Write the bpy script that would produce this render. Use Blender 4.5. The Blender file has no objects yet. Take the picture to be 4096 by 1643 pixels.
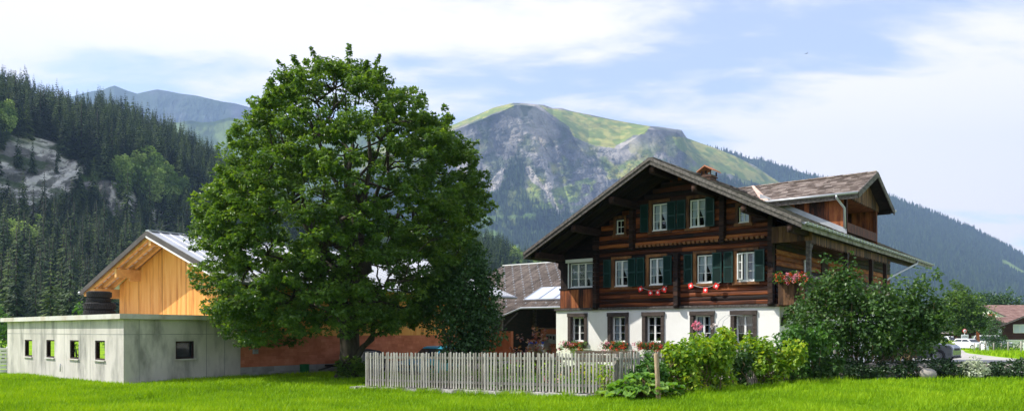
HAZE_D=0.00012; SKYTINT=(.92,.96,1.03); CLOUD=(5.45,5.05,4.9); SKYS=.15; SUNE=4.5; EXPO=0.82
import bpy, math, random
import numpy as np
from mathutils import Vector, Matrix
random.seed(7)
rng = np.random.default_rng(7)
col = bpy.context.scene.collection
PI = math.pi

# ------------------------------------------------------------------ helpers
def tag(o, label=None, cat=None, group=None, kind=None):
    if label: o['label'] = label
    if cat: o['category'] = cat
    if group: o['group'] = group
    if kind: o['kind'] = kind
    return o

def thing(name, label, cat, loc=(0, 0, 0), rz=0.0, group=None):
    o = bpy.data.objects.new(name, None); col.objects.link(o)
    o.empty_display_size = 0.3
    o.location = loc; o.rotation_euler = (0, 0, rz)
    return tag(o, label, cat, group)

def copy_tree(o, parent=None):
    c = o.copy(); col.objects.link(c)
    if parent is not None: c.parent = parent
    for ch in [x for x in col.objects if x.parent == o]:
        copy_tree(ch, c)
    return c

def copy_known(root, kids, loc, rz=0, scale=1.0, label=None):
    c = root.copy(); col.objects.link(c); c.location = loc; c.rotation_euler = (0, 0, rz)
    c.scale = (scale, scale, scale) if not hasattr(scale, '__len__') else scale
    if label: c['label'] = label
    for k in kids:
        d = k.copy(); col.objects.link(d); d.parent = c
    return c

class MB:
    def __init__(s): s.v = []; s.f = []; s.t = []; s.m = []; s.sm = []; s.tone = None; s.mi = 0; s.smooth = False
    def face(s, idx, tone):
        s.f.append(tuple(idx)); s.t.append(tone); s.m.append(s.mi); s.sm.append(s.smooth)
    def add(s, vs, fs, tone=None):
        if tone is None: tone = random.random() if s.tone is None else s.tone
        b = len(s.v); s.v.extend([tuple(map(float, p)) for p in vs])
        for f in fs: s.face([b + i for i in f], tone)
    def box(s, x0, x1, y0, y1, z0, z1, tone=None):
        s.add([(x0,y0,z0),(x1,y0,z0),(x1,y1,z0),(x0,y1,z0),(x0,y0,z1),(x1,y0,z1),(x1,y1,z1),(x0,y1,z1)],
              [(0,3,2,1),(4,5,6,7),(0,1,5,4),(1,2,6,5),(2,3,7,6),(3,0,4,7)], tone)
    def bevbox(s, x0, x1, y0, y1, z0, z1, b, tone=None):
        # box with chamfered vertical and top edges
        def ring(o, z): return [(x0+o,y0,z),(x1-o,y0,z),(x1,y0+o,z),(x1,y1-o,z),(x1-o,y1,z),(x0+o,y1,z),(x0,y1-o,z),(x0,y0+o,z)]
        def ring2(z): return [(x0+b*1.4,y0+b,z),(x1-b*1.4,y0+b,z),(x1-b,y0+b*1.4,z),(x1-b,y1-b*1.4,z),(x1-b*1.4,y1-b,z),(x0+b*1.4,y1-b,z),(x0+b,y1-b*1.4,z),(x0+b,y0+b*1.4,z)]
        vs = ring(b,z0)+ring(b,z1-b)+ring2(z1)
        fs = [(7,6,5,4,3,2,1,0), tuple(range(16,24))]
        for r in (0,8):
            for i in range(8): fs.append((r+i, r+(i+1)%8, r+8+(i+1)%8, r+8+i))
        s.add(vs, fs, tone)
    def obox(s, c, ax, ay, az, hx, hy, hz, tone=None):
        c = Vector(c); ax=Vector(ax).normalized(); ay=Vector(ay).normalized(); az=Vector(az).normalized()
        vs = []
        for k in (-1,1):
            for (i,j) in ((-1,-1),(1,-1),(1,1),(-1,1)): vs.append(c+ax*hx*i+ay*hy*j+az*hz*k)
        s.add(vs, [(0,3,2,1),(4,5,6,7),(0,1,5,4),(1,2,6,5),(2,3,7,6),(3,0,4,7)], tone)
    def beam(s, a, b, w, h, up=(0,0,1), tone=None):
        a=Vector(a); b=Vector(b); d=(b-a); L=d.length; d.normalize(); up=Vector(up)
        side=d.cross(up)
        if side.length<1e-4: side=d.cross(Vector((1,0,0)))
        side.normalize(); u2=side.cross(d).normalized()
        s.obox((a+b)/2, d, side, u2, L/2, w/2, h/2, tone)
    def tube(s, pts, rad, n=8, tone=None, cap=True):
        pts=[Vector(p) for p in pts]
        if not hasattr(rad,'__len__'): rad=[rad]*len(pts)
        vs=[];prev=None
        for i,p in enumerate(pts):
            d=(pts[min(i+1,len(pts)-1)]-pts[max(i-1,0)]).normalized()
            if prev is None:
                a=Vector((0,0,1)) if abs(d.z)<.9 else Vector((1,0,0))
                e1=d.cross(a).normalized()
            else:
                e1=(prev-d*prev.dot(d)).normalized()
            prev=e1; e2=d.cross(e1)
            for k in range(n):
                an=2*PI*k/n; vs.append(p+e1*math.cos(an)*rad[i]+e2*math.sin(an)*rad[i])
        fs=[]
        for i in range(len(pts)-1):
            for k in range(n):
                a=i*n+k;b=i*n+(k+1)%n; fs.append((a,b,b+n,a+n))
        if cap: fs.append(tuple(range(n-1,-1,-1))); fs.append(tuple((len(pts)-1)*n+k for k in range(n)))
        o=s.smooth; s.smooth=True; s.add(vs,fs,tone); s.smooth=o
    def lathe(s, prof, c=(0,0,0), axis='z', n=16, tone=None):
        vs=[]
        for (r,z) in prof:
            for k in range(n):
                a=2*PI*k/n; x,y=r*math.cos(a),r*math.sin(a)
                if axis=='z': q=(c[0]+x,c[1]+y,c[2]+z)
                elif axis=='y': q=(c[0]+x,c[1]+z,c[2]+y)
                else: q=(c[0]+z,c[1]+x,c[2]+y)
                vs.append(q)
        fs=[]
        for i in range(len(prof)-1):
            for k in range(n):
                a=i*n+k;b=i*n+(k+1)%n; fs.append((a,b,b+n,a+n))
        o=s.smooth; s.smooth=True; s.add(vs,fs,tone); s.smooth=o
    def prism(s, poly, y0, y1, tone=None, plane='xz'):
        n=len(poly)
        if plane=='xz': vs=[(p[0],y0,p[1]) for p in poly]+[(p[0],y1,p[1]) for p in poly]
        elif plane=='yz': vs=[(y0,p[0],p[1]) for p in poly]+[(y1,p[0],p[1]) for p in poly]
        else: vs=[(p[0],p[1],y0) for p in poly]+[(p[0],p[1],y1) for p in poly]
        fs=[tuple(range(n)),tuple(range(2*n-1,n-1,-1))]+[(i,i+n,(i+1)%n+n,(i+1)%n) for i in range(n)]
        s.add(vs,fs,tone)
    def blob(s, c, r, seed=0, n=10, tone=None, rough=.18, flat=1.0):
        rr=random.Random(seed); vs=[];fs=[]
        c=Vector(c); hx,hy,hz=(r if hasattr(r,'__len__') else (r,r,r))
        for i in range(n//2+1):
            th=PI*i/(n//2)
            for k in range(n):
                ph=2*PI*k/n; q=1+rr.uniform(-rough,rough) if 0<i<n//2 else 1
                vs.append(c+Vector((hx*q*math.sin(th)*math.cos(ph),hy*q*math.sin(th)*math.sin(ph),hz*q*math.cos(th))))
        for i in range(n//2):
            for k in range(n):
                a=i*n+k;b=i*n+(k+1)%n; fs.append((a,a+n,b+n,b))
        o=s.smooth; s.smooth=True; s.add(vs,fs,tone); s.smooth=o
    def build(s, name, mats, parent=None, kind=None, label=None):
        me=bpy.data.meshes.new(name); me.from_pydata(s.v,[],s.f)
        if not isinstance(mats,(list,tuple)): mats=[mats]
        for m in mats: me.materials.append(m)
        me.polygons.foreach_set('material_index',s.m); me.polygons.foreach_set('use_smooth',s.sm)
        a=me.attributes.new('tone','FLOAT','FACE'); a.data.foreach_set('value',s.t)
        me.update(); me.validate()
        o=bpy.data.objects.new(name,me); col.objects.link(o)
        if parent is not None: o.parent=parent
        if kind: o['kind']=kind
        if label: o['label']=label
        return o

def np_mesh(name, V, F, mats, tone=None, smooth=False, parent=None, kind=None, mat_idx=None, vcol=None):
    V=np.asarray(V,dtype=np.float32); F=np.asarray(F,dtype=np.int32); n,k=F.shape
    me=bpy.data.meshes.new(name)
    me.vertices.add(len(V)); me.vertices.foreach_set('co',V.ravel())
    me.loops.add(n*k); me.loops.foreach_set('vertex_index',F.ravel())
    me.polygons.add(n); me.polygons.foreach_set('loop_start',np.arange(0,n*k,k,dtype=np.int32))
    me.polygons.foreach_set('loop_total',np.full(n,k,dtype=np.int32))
    if not isinstance(mats,(list,tuple)): mats=[mats]
    for m in mats: me.materials.append(m)
    if mat_idx is not None: me.polygons.foreach_set('material_index',np.asarray(mat_idx,dtype=np.int32))
    me.polygons.foreach_set('use_smooth',np.full(n,smooth))
    if tone is not None:
        a=me.attributes.new('tone','FLOAT','FACE'); a.data.foreach_set('value',np.asarray(tone,dtype=np.float32))
    if vcol is not None:
        a=me.attributes.new('cover','FLOAT_COLOR','POINT'); a.data.foreach_set('color',np.asarray(vcol,dtype=np.float32).ravel())
    me.update(calc_edges=True)
    o=bpy.data.objects.new(name,me); col.objects.link(o)
    if parent is not None: o.parent=parent
    if kind: o['kind']=kind
    return o

# numpy value noise -------------------------------------------------
def _h(ix,iy,seed):
    x=(ix.astype(np.int64)*374761393+iy.astype(np.int64)*668265263+seed*974634777)&0x7fffffff
    x=((x^(x>>13))*1274126177)&0x7fffffff
    return ((x^(x>>16))&0xffff)/65535.0
def vnoise(x,y,seed=0):
    x=np.asarray(x,float);y=np.asarray(y,float)
    ix=np.floor(x);iy=np.floor(y);fx=x-ix;fy=y-iy
    fx=fx*fx*(3-2*fx);fy=fy*fy*(3-2*fy)
    a=_h(ix,iy,seed);b=_h(ix+1,iy,seed);c=_h(ix,iy+1,seed);d=_h(ix+1,iy+1,seed)
    return (a*(1-fx)+b*fx)*(1-fy)+(c*(1-fx)+d*fx)*fy
def fbm(x,y,seed=0,o=5,g=.5,ridge=False):
    s=0;a=1;t=0
    for i in range(o):
        n=vnoise(np.asarray(x)*2**i,np.asarray(y)*2**i,seed+i*17)
        if ridge: n=1-abs(2*n-1)
        s=s+n*a;t+=a;a*=g
    return s/t
def sstep(a,b,x):
    t=np.clip((np.asarray(x,float)-a)/(b-a),0,1); return t*t*(3-2*t)

# ------------------------------------------------------------------ materials
def new_mat(name):
    m=bpy.data.materials.new(name); m.use_nodes=True
    nt=m.node_tree; b=nt.nodes['Principled BSDF']; return m,nt,b
def N(nt,t,**k):
    n=nt.nodes.new(t)
    for a,v in k.items():
        if a.startswith('i_'): n.inputs[a[2:].replace('_',' ')].default_value=v
        else: setattr(n,a,v)
    return n
def ramp(nt,stops,fac):
    r=nt.nodes.new('ShaderNodeValToRGB'); e=r.color_ramp.elements
    while len(e)<len(stops): e.new(.5)
    for i,(p,c) in enumerate(stops):
        e[i].position=p; e[i].color=(*c,1) if len(c)==3 else c
    nt.links.new(fac,r.inputs['Fac']); return r.outputs['Color']
def math_n(nt,op,a,b=None,clamp=False):
    n=nt.nodes.new('ShaderNodeMath'); n.operation=op; n.use_clamp=clamp
    for i,x in enumerate((a,b)):
        if x is None: continue
        if isinstance(x,(int,float)): n.inputs[i].default_value=x
        else: nt.links.new(x,n.inputs[i])
    return n.outputs[0]
def noise(nt,scale,stretch=(1,1,1),detail=6,coord='Object',rough=.6,dist=0):
    tc=nt.nodes.new('ShaderNodeTexCoord'); mp=nt.nodes.new('ShaderNodeMapping'); mp.inputs['Scale'].default_value=stretch
    nt.links.new(tc.outputs[coord],mp.inputs['Vector'])
    n=nt.nodes.new('ShaderNodeTexNoise'); n.inputs['Scale'].default_value=scale; n.inputs['Detail'].default_value=detail
    n.inputs['Roughness'].default_value=rough; n.inputs['Distortion'].default_value=dist
    nt.links.new(mp.outputs[0],n.inputs['Vector']); return n.outputs['Fac']
def mat(name,stops,scale=3,stretch=(1,1,1),rough=.8,bump=.0,bscale=None,tone=.0,spec=.3,metal=0,detail=6,stain=None,dist=0,bstretch=None):
    """noise ramp colour + per-piece tone + optional stain layer ((colour),scale,amount,stretch)"""
    m,nt,b=new_mat(name)
    f=noise(nt,scale,stretch,detail,dist=dist)
    if tone:
        a=N(nt,'ShaderNodeAttribute',attribute_name='tone')
        t=math_n(nt,'MULTIPLY',math_n(nt,'SUBTRACT',a.outputs['Fac'],.5),tone)
        f=math_n(nt,'ADD',f,t,True)
    c=ramp(nt,stops,f)
    if stain:
        sc,ss,am,st=stain
        sf=noise(nt,ss,st,5)
        mr=nt.nodes.new('ShaderNodeMapRange'); mr.inputs[1].default_value=.48; mr.inputs[2].default_value=.68; mr.inputs[4].default_value=am
        nt.links.new(sf,mr.inputs[0])
        mx=N(nt,'ShaderNodeMix',data_type='RGBA'); nt.links.new(mr.outputs[0],mx.inputs[0]); nt.links.new(c,mx.inputs[6]); mx.inputs[7].default_value=(*sc,1)
        c=mx.outputs[2]
    nt.links.new(c,b.inputs['Base Color'])
    b.inputs['Roughness'].default_value=rough; b.inputs['Specular IOR Level'].default_value=spec; b.inputs['Metallic'].default_value=metal
    if bump:
        bf=noise(nt,bscale or scale*4,bstretch or stretch,6)
        bn=nt.nodes.new('ShaderNodeBump'); bn.inputs['Strength'].default_value=bump; bn.inputs['Distance'].default_value=.03
        nt.links.new(bf,bn.inputs['Height']); nt.links.new(bn.outputs[0],b.inputs['Normal'])
    return m
def leafmat(name,stops,trans=.35,rough=.5,spec=.35,tint=(1,1,.6),clump=.9,camt=.5,rnd=0):
    m,nt,b=new_mat(name)
    a=N(nt,'ShaderNodeAttribute',attribute_name='tone')
    f=noise(nt,clump,(1,1,1),3)
    t=math_n(nt,'ADD',math_n(nt,'MULTIPLY',a.outputs['Fac'],camt),math_n(nt,'MULTIPLY',f,1-camt))
    if rnd:
        oi=nt.nodes.new('ShaderNodeObjectInfo'); t=math_n(nt,'ADD',t,math_n(nt,'MULTIPLY',math_n(nt,'SUBTRACT',oi.outputs['Random'],.5),rnd),True)
    c=ramp(nt,stops,t)
    nt.links.new(c,b.inputs['Base Color']); b.inputs['Roughness'].default_value=rough; b.inputs['Specular IOR Level'].default_value=spec
    tr=nt.nodes.new('ShaderNodeBsdfTranslucent')
    mx=N(nt,'ShaderNodeMix',data_type='RGBA',blend_type='MULTIPLY'); mx.inputs[0].default_value=1; nt.links.new(c,mx.inputs[6]); mx.inputs[7].default_value=(tint[0]*1.6,tint[1]*1.6,tint[2]*1.6,1)
    nt.links.new(mx.outputs[2],tr.inputs['Color'])
    ms=nt.nodes.new('ShaderNodeMixShader'); ms.inputs[0].default_value=trans
    nt.links.new(b.outputs[0],ms.inputs[1]); nt.links.new(tr.outputs[0],ms.inputs[2])
    nt.links.new(ms.outputs[0],nt.nodes['Material Output'].inputs['Surface']); return m
M={}
M['log']=mat('log_wood',[(.24,(.006,.003,.002)),(.42,(.030,.009,.004)),(.57,(.10,.026,.008)),(.71,(.25,.068,.017)),(.86,(.42,.15,.04))],1.6,(.35,1,5),.65,.5,5,tone=.55,spec=.25,bstretch=(.5,1,8))
M['plank']=mat('brown_planks',[(.25,(.015,.006,.003)),(.45,(.09,.026,.010)),(.62,(.24,.068,.02)),(.8,(.40,.14,.045))],2.2,(3,3,.5),.7,.5,6,tone=.4,bstretch=(6,6,.6))
M['plankgrey']=mat('weathered_brown_planks',[(.25,(.02,.011,.006)),(.5,(.085,.040,.017)),(.8,(.21,.11,.05))],2.4,(3,3,.5),.75,.5,6,tone=.45,bstretch=(6,6,.6))
M['dark']=mat('dark_wood',[(.3,(.008,.004,.003)),(.6,(.030,.013,.008)),(.85,(.07,.03,.017))],3,(1,1,3),.75,.4,8,tone=.4)
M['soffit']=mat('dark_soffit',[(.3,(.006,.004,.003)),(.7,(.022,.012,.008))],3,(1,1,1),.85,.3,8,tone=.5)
M['barge']=mat('grey_barge_board',[(.3,(.035,.030,.027)),(.5,(.085,.075,.068)),(.75,(.18,.16,.145))],3,(4,.6,4),.8,.5,10,tone=.3)
M['surround']=mat('brown_window_surround',[(.3,(.035,.026,.022)),(.7,(.085,.065,.055))],4,(1,1,3),.75,.3,12,tone=.3)
M['casing']=mat('orange_brown_casing',[(.3,(.07,.028,.010)),(.6,(.20,.085,.028)),(.85,(.34,.16,.06))],3,(2,2,.6),.65,.3,8,tone=.3)
M['plaster']=mat('white_plaster',[(.3,(.78,.77,.73)),(.7,(.85,.84,.81))],.7,(1,1,1),.9,.15,60,stain=((.62,.60,.54),.8,.35,(1,1,.5)))
M['white']=mat('white_paint',[(.3,(.72,.73,.70)),(.7,(.82,.82,.80))],3,(1,1,1),.45,.0)
M['shutter']=mat('dark_green_paint',[(.3,(.006,.030,.026)),(.7,(.013,.052,.045))],2,(1,1,1),.45,.1,20,tone=.3)
M['curtain']=mat('pale_curtain',[(.3,(.50,.56,.64)),(.7,(.66,.71,.77))],3,(4,4,.3),.9,.0)
M['lace']=mat('lace_curtain',[(.42,(.10,.10,.11)),(.52,(.62,.62,.60))],26,(1,1,1),.9,.0,detail=1)
M['fence']=mat('weathered_fence_wood',[(.25,(.19,.17,.145)),(.5,(.34,.315,.28)),(.8,(.50,.47,.42))],5,(4,4,.7),.85,.4,16,tone=.45)
M['post']=mat('post_wood',[(.3,(.20,.12,.06)),(.6,(.40,.30,.19)),(.85,(.52,.44,.33))],6,(2,2,.7),.8,.3,14)
M['stone']=mat('old_stone_wall',[(.38,(.025,.024,.022)),(.5,(.16,.155,.14)),(.62,(.46,.44,.40))],3.5,(1,1,1),.9,.9,9,tone=.25)
M['boulder']=mat('boulder_stone',[(.3,(.16,.14,.12)),(.7,(.34,.31,.27))],3,(1,1,1),.9,.6,9,tone=.4)
M['concrete']=mat('raw_concrete',[(.25,(.38,.35,.32)),(.5,(.54,.50,.46)),(.75,(.67,.62,.575))],.9,(1,1,.5),.88,.25,30,tone=.10,stain=((.19,.185,.17),1.1,.8,(1.3,1.3,.5)))
M['concreteedge']=mat('concrete_edge',[(.3,(.36,.33,.28)),(.5,(.56,.54,.50)),(.75,(.64,.62,.58))],1.5,(1,1,1),.88,.3,20,tone=.12,stain=((.42,.28,.15),1.1,.4,(1,1,1)))
M['timber']=mat('fresh_timber_boards',[(.25,(.46,.18,.035)),(.5,(.74,.335,.075)),(.8,(.82,.44,.13))],1.6,(3,3,.35),.65,.25,8,tone=.28,bstretch=(8,8,.5))
M['glulam']=mat('glulam_beam',[(.3,(.55,.27,.08)),(.7,(.76,.44,.16))],2,(2,2,2),.6,.1,9,tone=.25)
M['underlay']=mat('pale_roof_boards',[(.3,(.60,.52,.42)),(.7,(.74,.68,.58))],2,(1,1,1),.8,.0,tone=.2)
M['metalroof']=mat('grey_metal_roof',[(.3,(.42,.43,.45)),(.7,(.55,.56,.58))],1.0,(1,1,1),.42,.05,3,metal=.35,spec=.5,tone=.1)
M['darkmetal']=mat('dark_fascia',[(.3,(.055,.045,.042)),(.7,(.09,.075,.07))],2,(1,1,1),.6)
M['zinc']=mat('zinc_sheet',[(.3,(.34,.36,.38)),(.7,(.50,.52,.54))],2,(1,1,1),.45,.1,5,metal=.5,spec=.5)
M['mossy']=mat('mossy_gutter_board',[(.3,(.12,.12,.08)),(.6,(.27,.26,.22)),(.8,(.38,.36,.32))],3,(.8,1,2),.8,.4,9,stain=((.02,.025,.02),2.2,.7,(1,1,1)))
M['redblock']=mat('red_block_wall',[(.3,(.42,.13,.06)),(.6,(.58,.20,.105)),(.8,(.66,.28,.16))],1.5,(1,1,1),.85,.2,18,tone=.25)
M['greyblock']=mat('grey_block',[(.3,(.22,.22,.21)),(.7,(.36,.36,.34))],2,(1,1,1),.9,.3,14,tone=.3)
M['tile']=mat('brown_grey_roof_tiles',[(.2,(.06,.05,.045)),(.5,(.155,.13,.115)),(.8,(.28,.24,.215))],3,(1,1,1),.85,.5,12,tone=.6)
M['tilepink']=mat('pinkish_shingles',[(.2,(.13,.10,.085)),(.5,(.24,.19,.165)),(.8,(.38,.32,.285))],2.5,(1,1,1),.85,.5,12,tone=.6)
M['tileback']=mat('weathered_roof_tiles',[(.2,(.085,.068,.056)),(.5,(.19,.155,.13)),(.8,(.31,.26,.22))],2.0,(1,1,1),.85,.4,12,tone=.35)
M['tilered']=mat('pale_red_tiles',[(.2,(.20,.11,.09)),(.5,(.30,.18,.15)),(.8,(.38,.25,.21))],1,(1,1,1),.85,.3,5,tone=.3)
M['copper']=mat('salmon_flashing',[(.3,(.50,.30,.22)),(.7,(.66,.50,.42))],3,(1,1,1),.6)
M['solar']=mat('pale_solar_glass',[(.3,(.42,.47,.58)),(.7,(.50,.55,.65))],.5,(1,1,1),.25,spec=.6)
M['brick']=mat('chimney_brick',[(.3,(.05,.03,.022)),(.7,(.13,.075,.055))],9,(1,1,2),.9,.4,12,tone=.3)
M['cap']=mat('orange_clay',[(.3,(.30,.10,.05)),(.7,(.50,.22,.12))],5,(1,1,1),.8,.2,tone=.3)
M['rubber']=mat('tyre_rubber',[(.3,(.012,.012,.012)),(.7,(.030,.030,.030))],6,(1,1,1),.8,.3,20,tone=.4)
M['rim']=mat('steel_rim',[(.3,(.30,.30,.30)),(.7,(.48,.48,.47))],4,rough=.4,metal=.7)
M['gravel']=mat('gravel_yard',[(.3,(.20,.19,.17)),(.5,(.32,.31,.28)),(.7,(.44,.42,.39))],9,(1,1,1),.95,.8,40)
M['asphalt']=mat('pale_road',[(.3,(.36,.34,.31)),(.7,(.46,.44,.40))],.6,(1,1,1),.9,.3,30,stain=((.28,.27,.25),.4,.5,(1,1,1)))
M['soil']=mat('garden_soil',[(.3,(.03,.022,.015)),(.7,(.09,.065,.045))],5,(1,1,1),.95,.9,20)
M['bark']=mat('tree_bark',[(.3,(.022,.018,.012)),(.6,(.065,.055,.04)),(.85,(.13,.115,.085))],5,(2,2,.5),.9,.8,10)
M['twig']=mat('dry_canes',[(.3,(.10,.065,.035)),(.7,(.30,.21,.12))],5,(1,1,1),.9,tone=.5)
M['maple']=leafmat('maple_leaf',[(.25,(.030,.072,.014)),(.5,(.075,.155,.024)),(.72,(.16,.26,.038)),(.90,(.30,.38,.065))],.42,.42,.45,(1.1,1,.35))
M['pear']=leafmat('pear_leaf',[(.25,(.022,.060,.018)),(.55,(.045,.105,.028)),(.85,(.09,.17,.04))],.3,.4,.4,(1,1,.5))
M['lilac']=leafmat('shrub_leaf',[(.25,(.022,.058,.014)),(.5,(.05,.115,.024)),(.85,(.13,.21,.045))],.3,.45,.35,(1,1,.5))
M['yellowleaf']=leafmat('sunny_bush_leaf',[(.25,(.07,.17,.012)),(.5,(.18,.32,.02)),(.68,(.36,.45,.035)),(.88,(.62,.52,.06))],.42,.45,.4,(1.1,1,.3))
M['green']=leafmat('garden_leaf',[(.25,(.035,.10,.015)),(.5,(.07,.18,.025)),(.85,(.18,.30,.05))],.35,.45,.4,(1,1,.4))
M['rhubarb']=leafmat('rhubarb_leaf',[(.25,(.07,.17,.025)),(.5,(.15,.30,.04)),(.85,(.38,.50,.14))],.35,.4,.45,(1,1,.4))
M['ivy']=leafmat('ivy_leaf',[(.25,(.012,.035,.010)),(.55,(.03,.07,.02)),(.85,(.07,.13,.035))],.15,.4,.4,(1,1,.5))
M['silver']=leafmat('silver_leaf',[(.25,(.30,.34,.24)),(.5,(.48,.52,.38)),(.85,(.66,.70,.54))],.25,.6,.3,(1,1,.8))
M['copperleaf']=leafmat('copper_leaf',[(.2,(.05,.02,.012)),(.45,(.20,.05,.03)),(.65,(.30,.20,.12)),(.85,(.36,.34,.25))],.3,.4,.5,(1.1,.8,.5))
M['spruce']=leafmat('spruce_needles',[(.2,(.011,.028,.008)),(.5,(.032,.064,.015)),(.90,(.11,.16,.032))],.12,.7,.2,(1,1,.6),clump=.15,rnd=.6)
M['broad']=leafmat('hill_broadleaf',[(.2,(.07,.13,.03)),(.5,(.18,.28,.06)),(.85,(.38,.48,.14))],.15,.6,.25,(1,1,.5),clump=.3,rnd=.5)
M['farforest']=leafmat('far_forest',[(.2,(.016,.032,.014)),(.5,(.03,.055,.022)),(.85,(.06,.10,.03))],.1,.8,.1,(1,1,.6),clump=.004)
M['grassblade']=leafmat('grass_blade',[(.12,(.065,.15,.004)),(.45,(.19,.35,.006)),(.75,(.31,.46,.012)),(.95,(.54,.58,.14))],.30,.6,.15,(1.1,1,.15),clump=.5)
M['red']=mat('red_cloth',[(.3,(.60,.02,.015)),(.7,(.72,.03,.02))],3,rough=.7)
M['crosswhite']=mat('white_cloth',[(.3,(.80,.80,.80)),(.7,(.85,.85,.85))],3,rough=.7)
M['pet_red']=mat('red_petals',[(.3,(.60,.03,.01)),(.7,(.85,.12,.03))],5,rough=.6,tone=.8)
M['pet_pink']=mat('pink_petals',[(.3,(.72,.18,.28)),(.7,(.85,.42,.48))],5,rough=.6,tone=.8)
M['pet_white']=mat('white_petals',[(.3,(.80,.68,.64)),(.7,(.88,.80,.76))],5,rough=.6,tone=.5)
M['planter']=mat('planter_box',[(.3,(.05,.04,.035)),(.7,(.09,.07,.06))],4,rough=.7)
M['bluecar']=mat('turquoise_car_paint',[(.3,(.01,.24,.36)),(.7,(.015,.28,.42))],.5,rough=.3,spec=.6)
M['blackcar']=mat('black_car_paint',[(.3,(.010,.011,.014)),(.7,(.016,.018,.022))],.5,rough=.15,spec=.7)
M['whitecar']=mat('white_car_paint',[(.3,(.70,.71,.72)),(.7,(.76,.77,.78))],.5,rough=.3,spec=.6)
M['greycar']=mat('grey_car_paint',[(.3,(.14,.15,.16)),(.7,(.18,.19,.20))],.5,rough=.2,spec=.6,metal=.4)
M['redvan']=mat('red_van_paint',[(.3,(.35,.03,.02)),(.7,(.42,.04,.03))],.5,rough=.35)
M['carglass']=mat('car_glass',[(.3,(.02,.025,.03)),(.7,(.03,.035,.04))],1,rough=.08,spec=.8)
M['lamp']=mat('headlamp_glass',[(.3,(.6,.62,.66)),(.7,(.75,.76,.8))],4,rough=.15,spec=.7)
M['steel']=mat('stainless_tank',[(.3,(.28,.28,.29)),(.7,(.42,.42,.43))],2,(1,1,1),.35,.1,metal=.8)
M['barrelgreen']=mat('green_plastic',[(.3,(.01,.10,.03)),(.7,(.015,.14,.04))],3,rough=.5)
M['bluepanel']=mat('blue_panel',[(.3,(.02,.07,.5)),(.7,(.03,.10,.62))],3,rough=.4)
M['tarp']=mat('black_tarp',[(.3,(.010,.010,.011)),(.7,(.022,.022,.024))],3,(1,1,1),.6,.6,5)
M['dome']=mat('pale_plastic',[(.3,(.42,.42,.42)),(.7,(.52,.52,.52))],2,rough=.5)
M['black']=mat('black_paint',[(.3,(.01,.01,.01)),(.7,(.02,.02,.02))],2,rough=.6)
M['chaletwood']=mat('dark_chalet_boards',[(.3,(.035,.014,.010)),(.6,(.08,.032,.020)),(.85,(.13,.055,.035))],1.2,(.5,.5,5),.8,.3,4,tone=.4)
M['orange']=mat('orange_banner',[(.3,(.70,.14,.06)),(.7,(.80,.24,.14))],3,(1,1,3),.7)
M['signred']=mat('sign_red',[(.3,(.60,.03,.03)),(.7,(.65,.04,.04))],3,rough=.5)
M['bird']=mat('dark_feathers',[(.3,(.02,.02,.02)),(.7,(.035,.033,.03))],5,rough=.8)
# glass pane: mirror-like over transparent
def glass_mat():
    m,nt,b=new_mat('window_glass'); nt.nodes.remove(b)
    g=nt.nodes.new('ShaderNodeBsdfGlossy'); g.inputs['Roughness'].default_value=.03; g.inputs['Color'].default_value=(.9,.93,1,1)
    t=nt.nodes.new('ShaderNodeBsdfTransparent'); t.inputs['Color'].default_value=(.86,.9,.9,1)
    fr=nt.nodes.new('ShaderNodeFresnel'); fr.inputs['IOR'].default_value=1.55
    f=math_n(nt,'ADD',fr.outputs[0],.02,True)
    ms=nt.nodes.new('ShaderNodeMixShader'); nt.links.new(f,ms.inputs[0]); nt.links.new(t.outputs[0],ms.inputs[1]); nt.links.new(g.outputs[0],ms.inputs[2])
    nt.links.new(ms.outputs[0],nt.nodes['Material Output'].inputs['Surface']); return m
M['glass']=glass_mat()
def ground_mat():
    m,nt,b=new_mat('meadow_ground')
    f1=noise(nt,.25,(1,1,1),6); f2=noise(nt,9,(1,1,1),6)
    f=math_n(nt,'ADD',math_n(nt,'MULTIPLY',f1,.55),math_n(nt,'MULTIPLY',f2,.45))
    c=ramp(nt,[(.34,(.065,.14,.003)),(.5,(.19,.33,.005)),(.62,(.28,.42,.008))],f)
    nt.links.new(c,b.inputs['Base Color']); b.inputs['Roughness'].default_value=.9; b.inputs['Specular IOR Level'].default_value=.1
    bn=nt.nodes.new('ShaderNodeBump'); bn.inputs['Strength'].default_value=.8; bn.inputs['Distance'].default_value=.06
    nt.links.new(noise(nt,14,(1,1,1),8),bn.inputs['Height']); nt.links.new(bn.outputs[0],b.inputs['Normal']); return m
M['ground']=ground_mat()
def cover_mat(name,bs,bd,fine):
    m,nt,b=new_mat(name)
    a=N(nt,'ShaderNodeAttribute',attribute_name='cover')
    f=noise(nt,fine,(1,1,1),8)
    mr=nt.nodes.new('ShaderNodeMapRange'); mr.inputs[1].default_value=.25; mr.inputs[2].default_value=.75; mr.inputs[3].default_value=.62; mr.inputs[4].default_value=1.38
    nt.links.new(f,mr.inputs[0])
    mx=N(nt,'ShaderNodeMix',data_type='RGBA',blend_type='MULTIPLY'); mx.inputs[0].default_value=1
    nt.links.new(a.outputs['Color'],mx.inputs[6]); nt.links.new(mr.outputs[0],mx.inputs[7]); nt.links.new(mx.outputs[2],b.inputs['Base Color'])
    b.inputs['Roughness'].default_value=.95; b.inputs['Specular IOR Level'].default_value=.05
    bn=nt.nodes.new('ShaderNodeBump'); bn.inputs['Strength'].default_value=.8; bn.inputs['Distance'].default_value=bd
    nt.links.new(noise(nt,bs,(1,1,1),8),bn.inputs['Height']); nt.links.new(bn.outputs[0],b.inputs['Normal']); return m
M['cover']=cover_mat('mountain_cover',.012,14,.02)
M['coverhill']=cover_mat('hill_cover',.12,1.5,.2)

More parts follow.
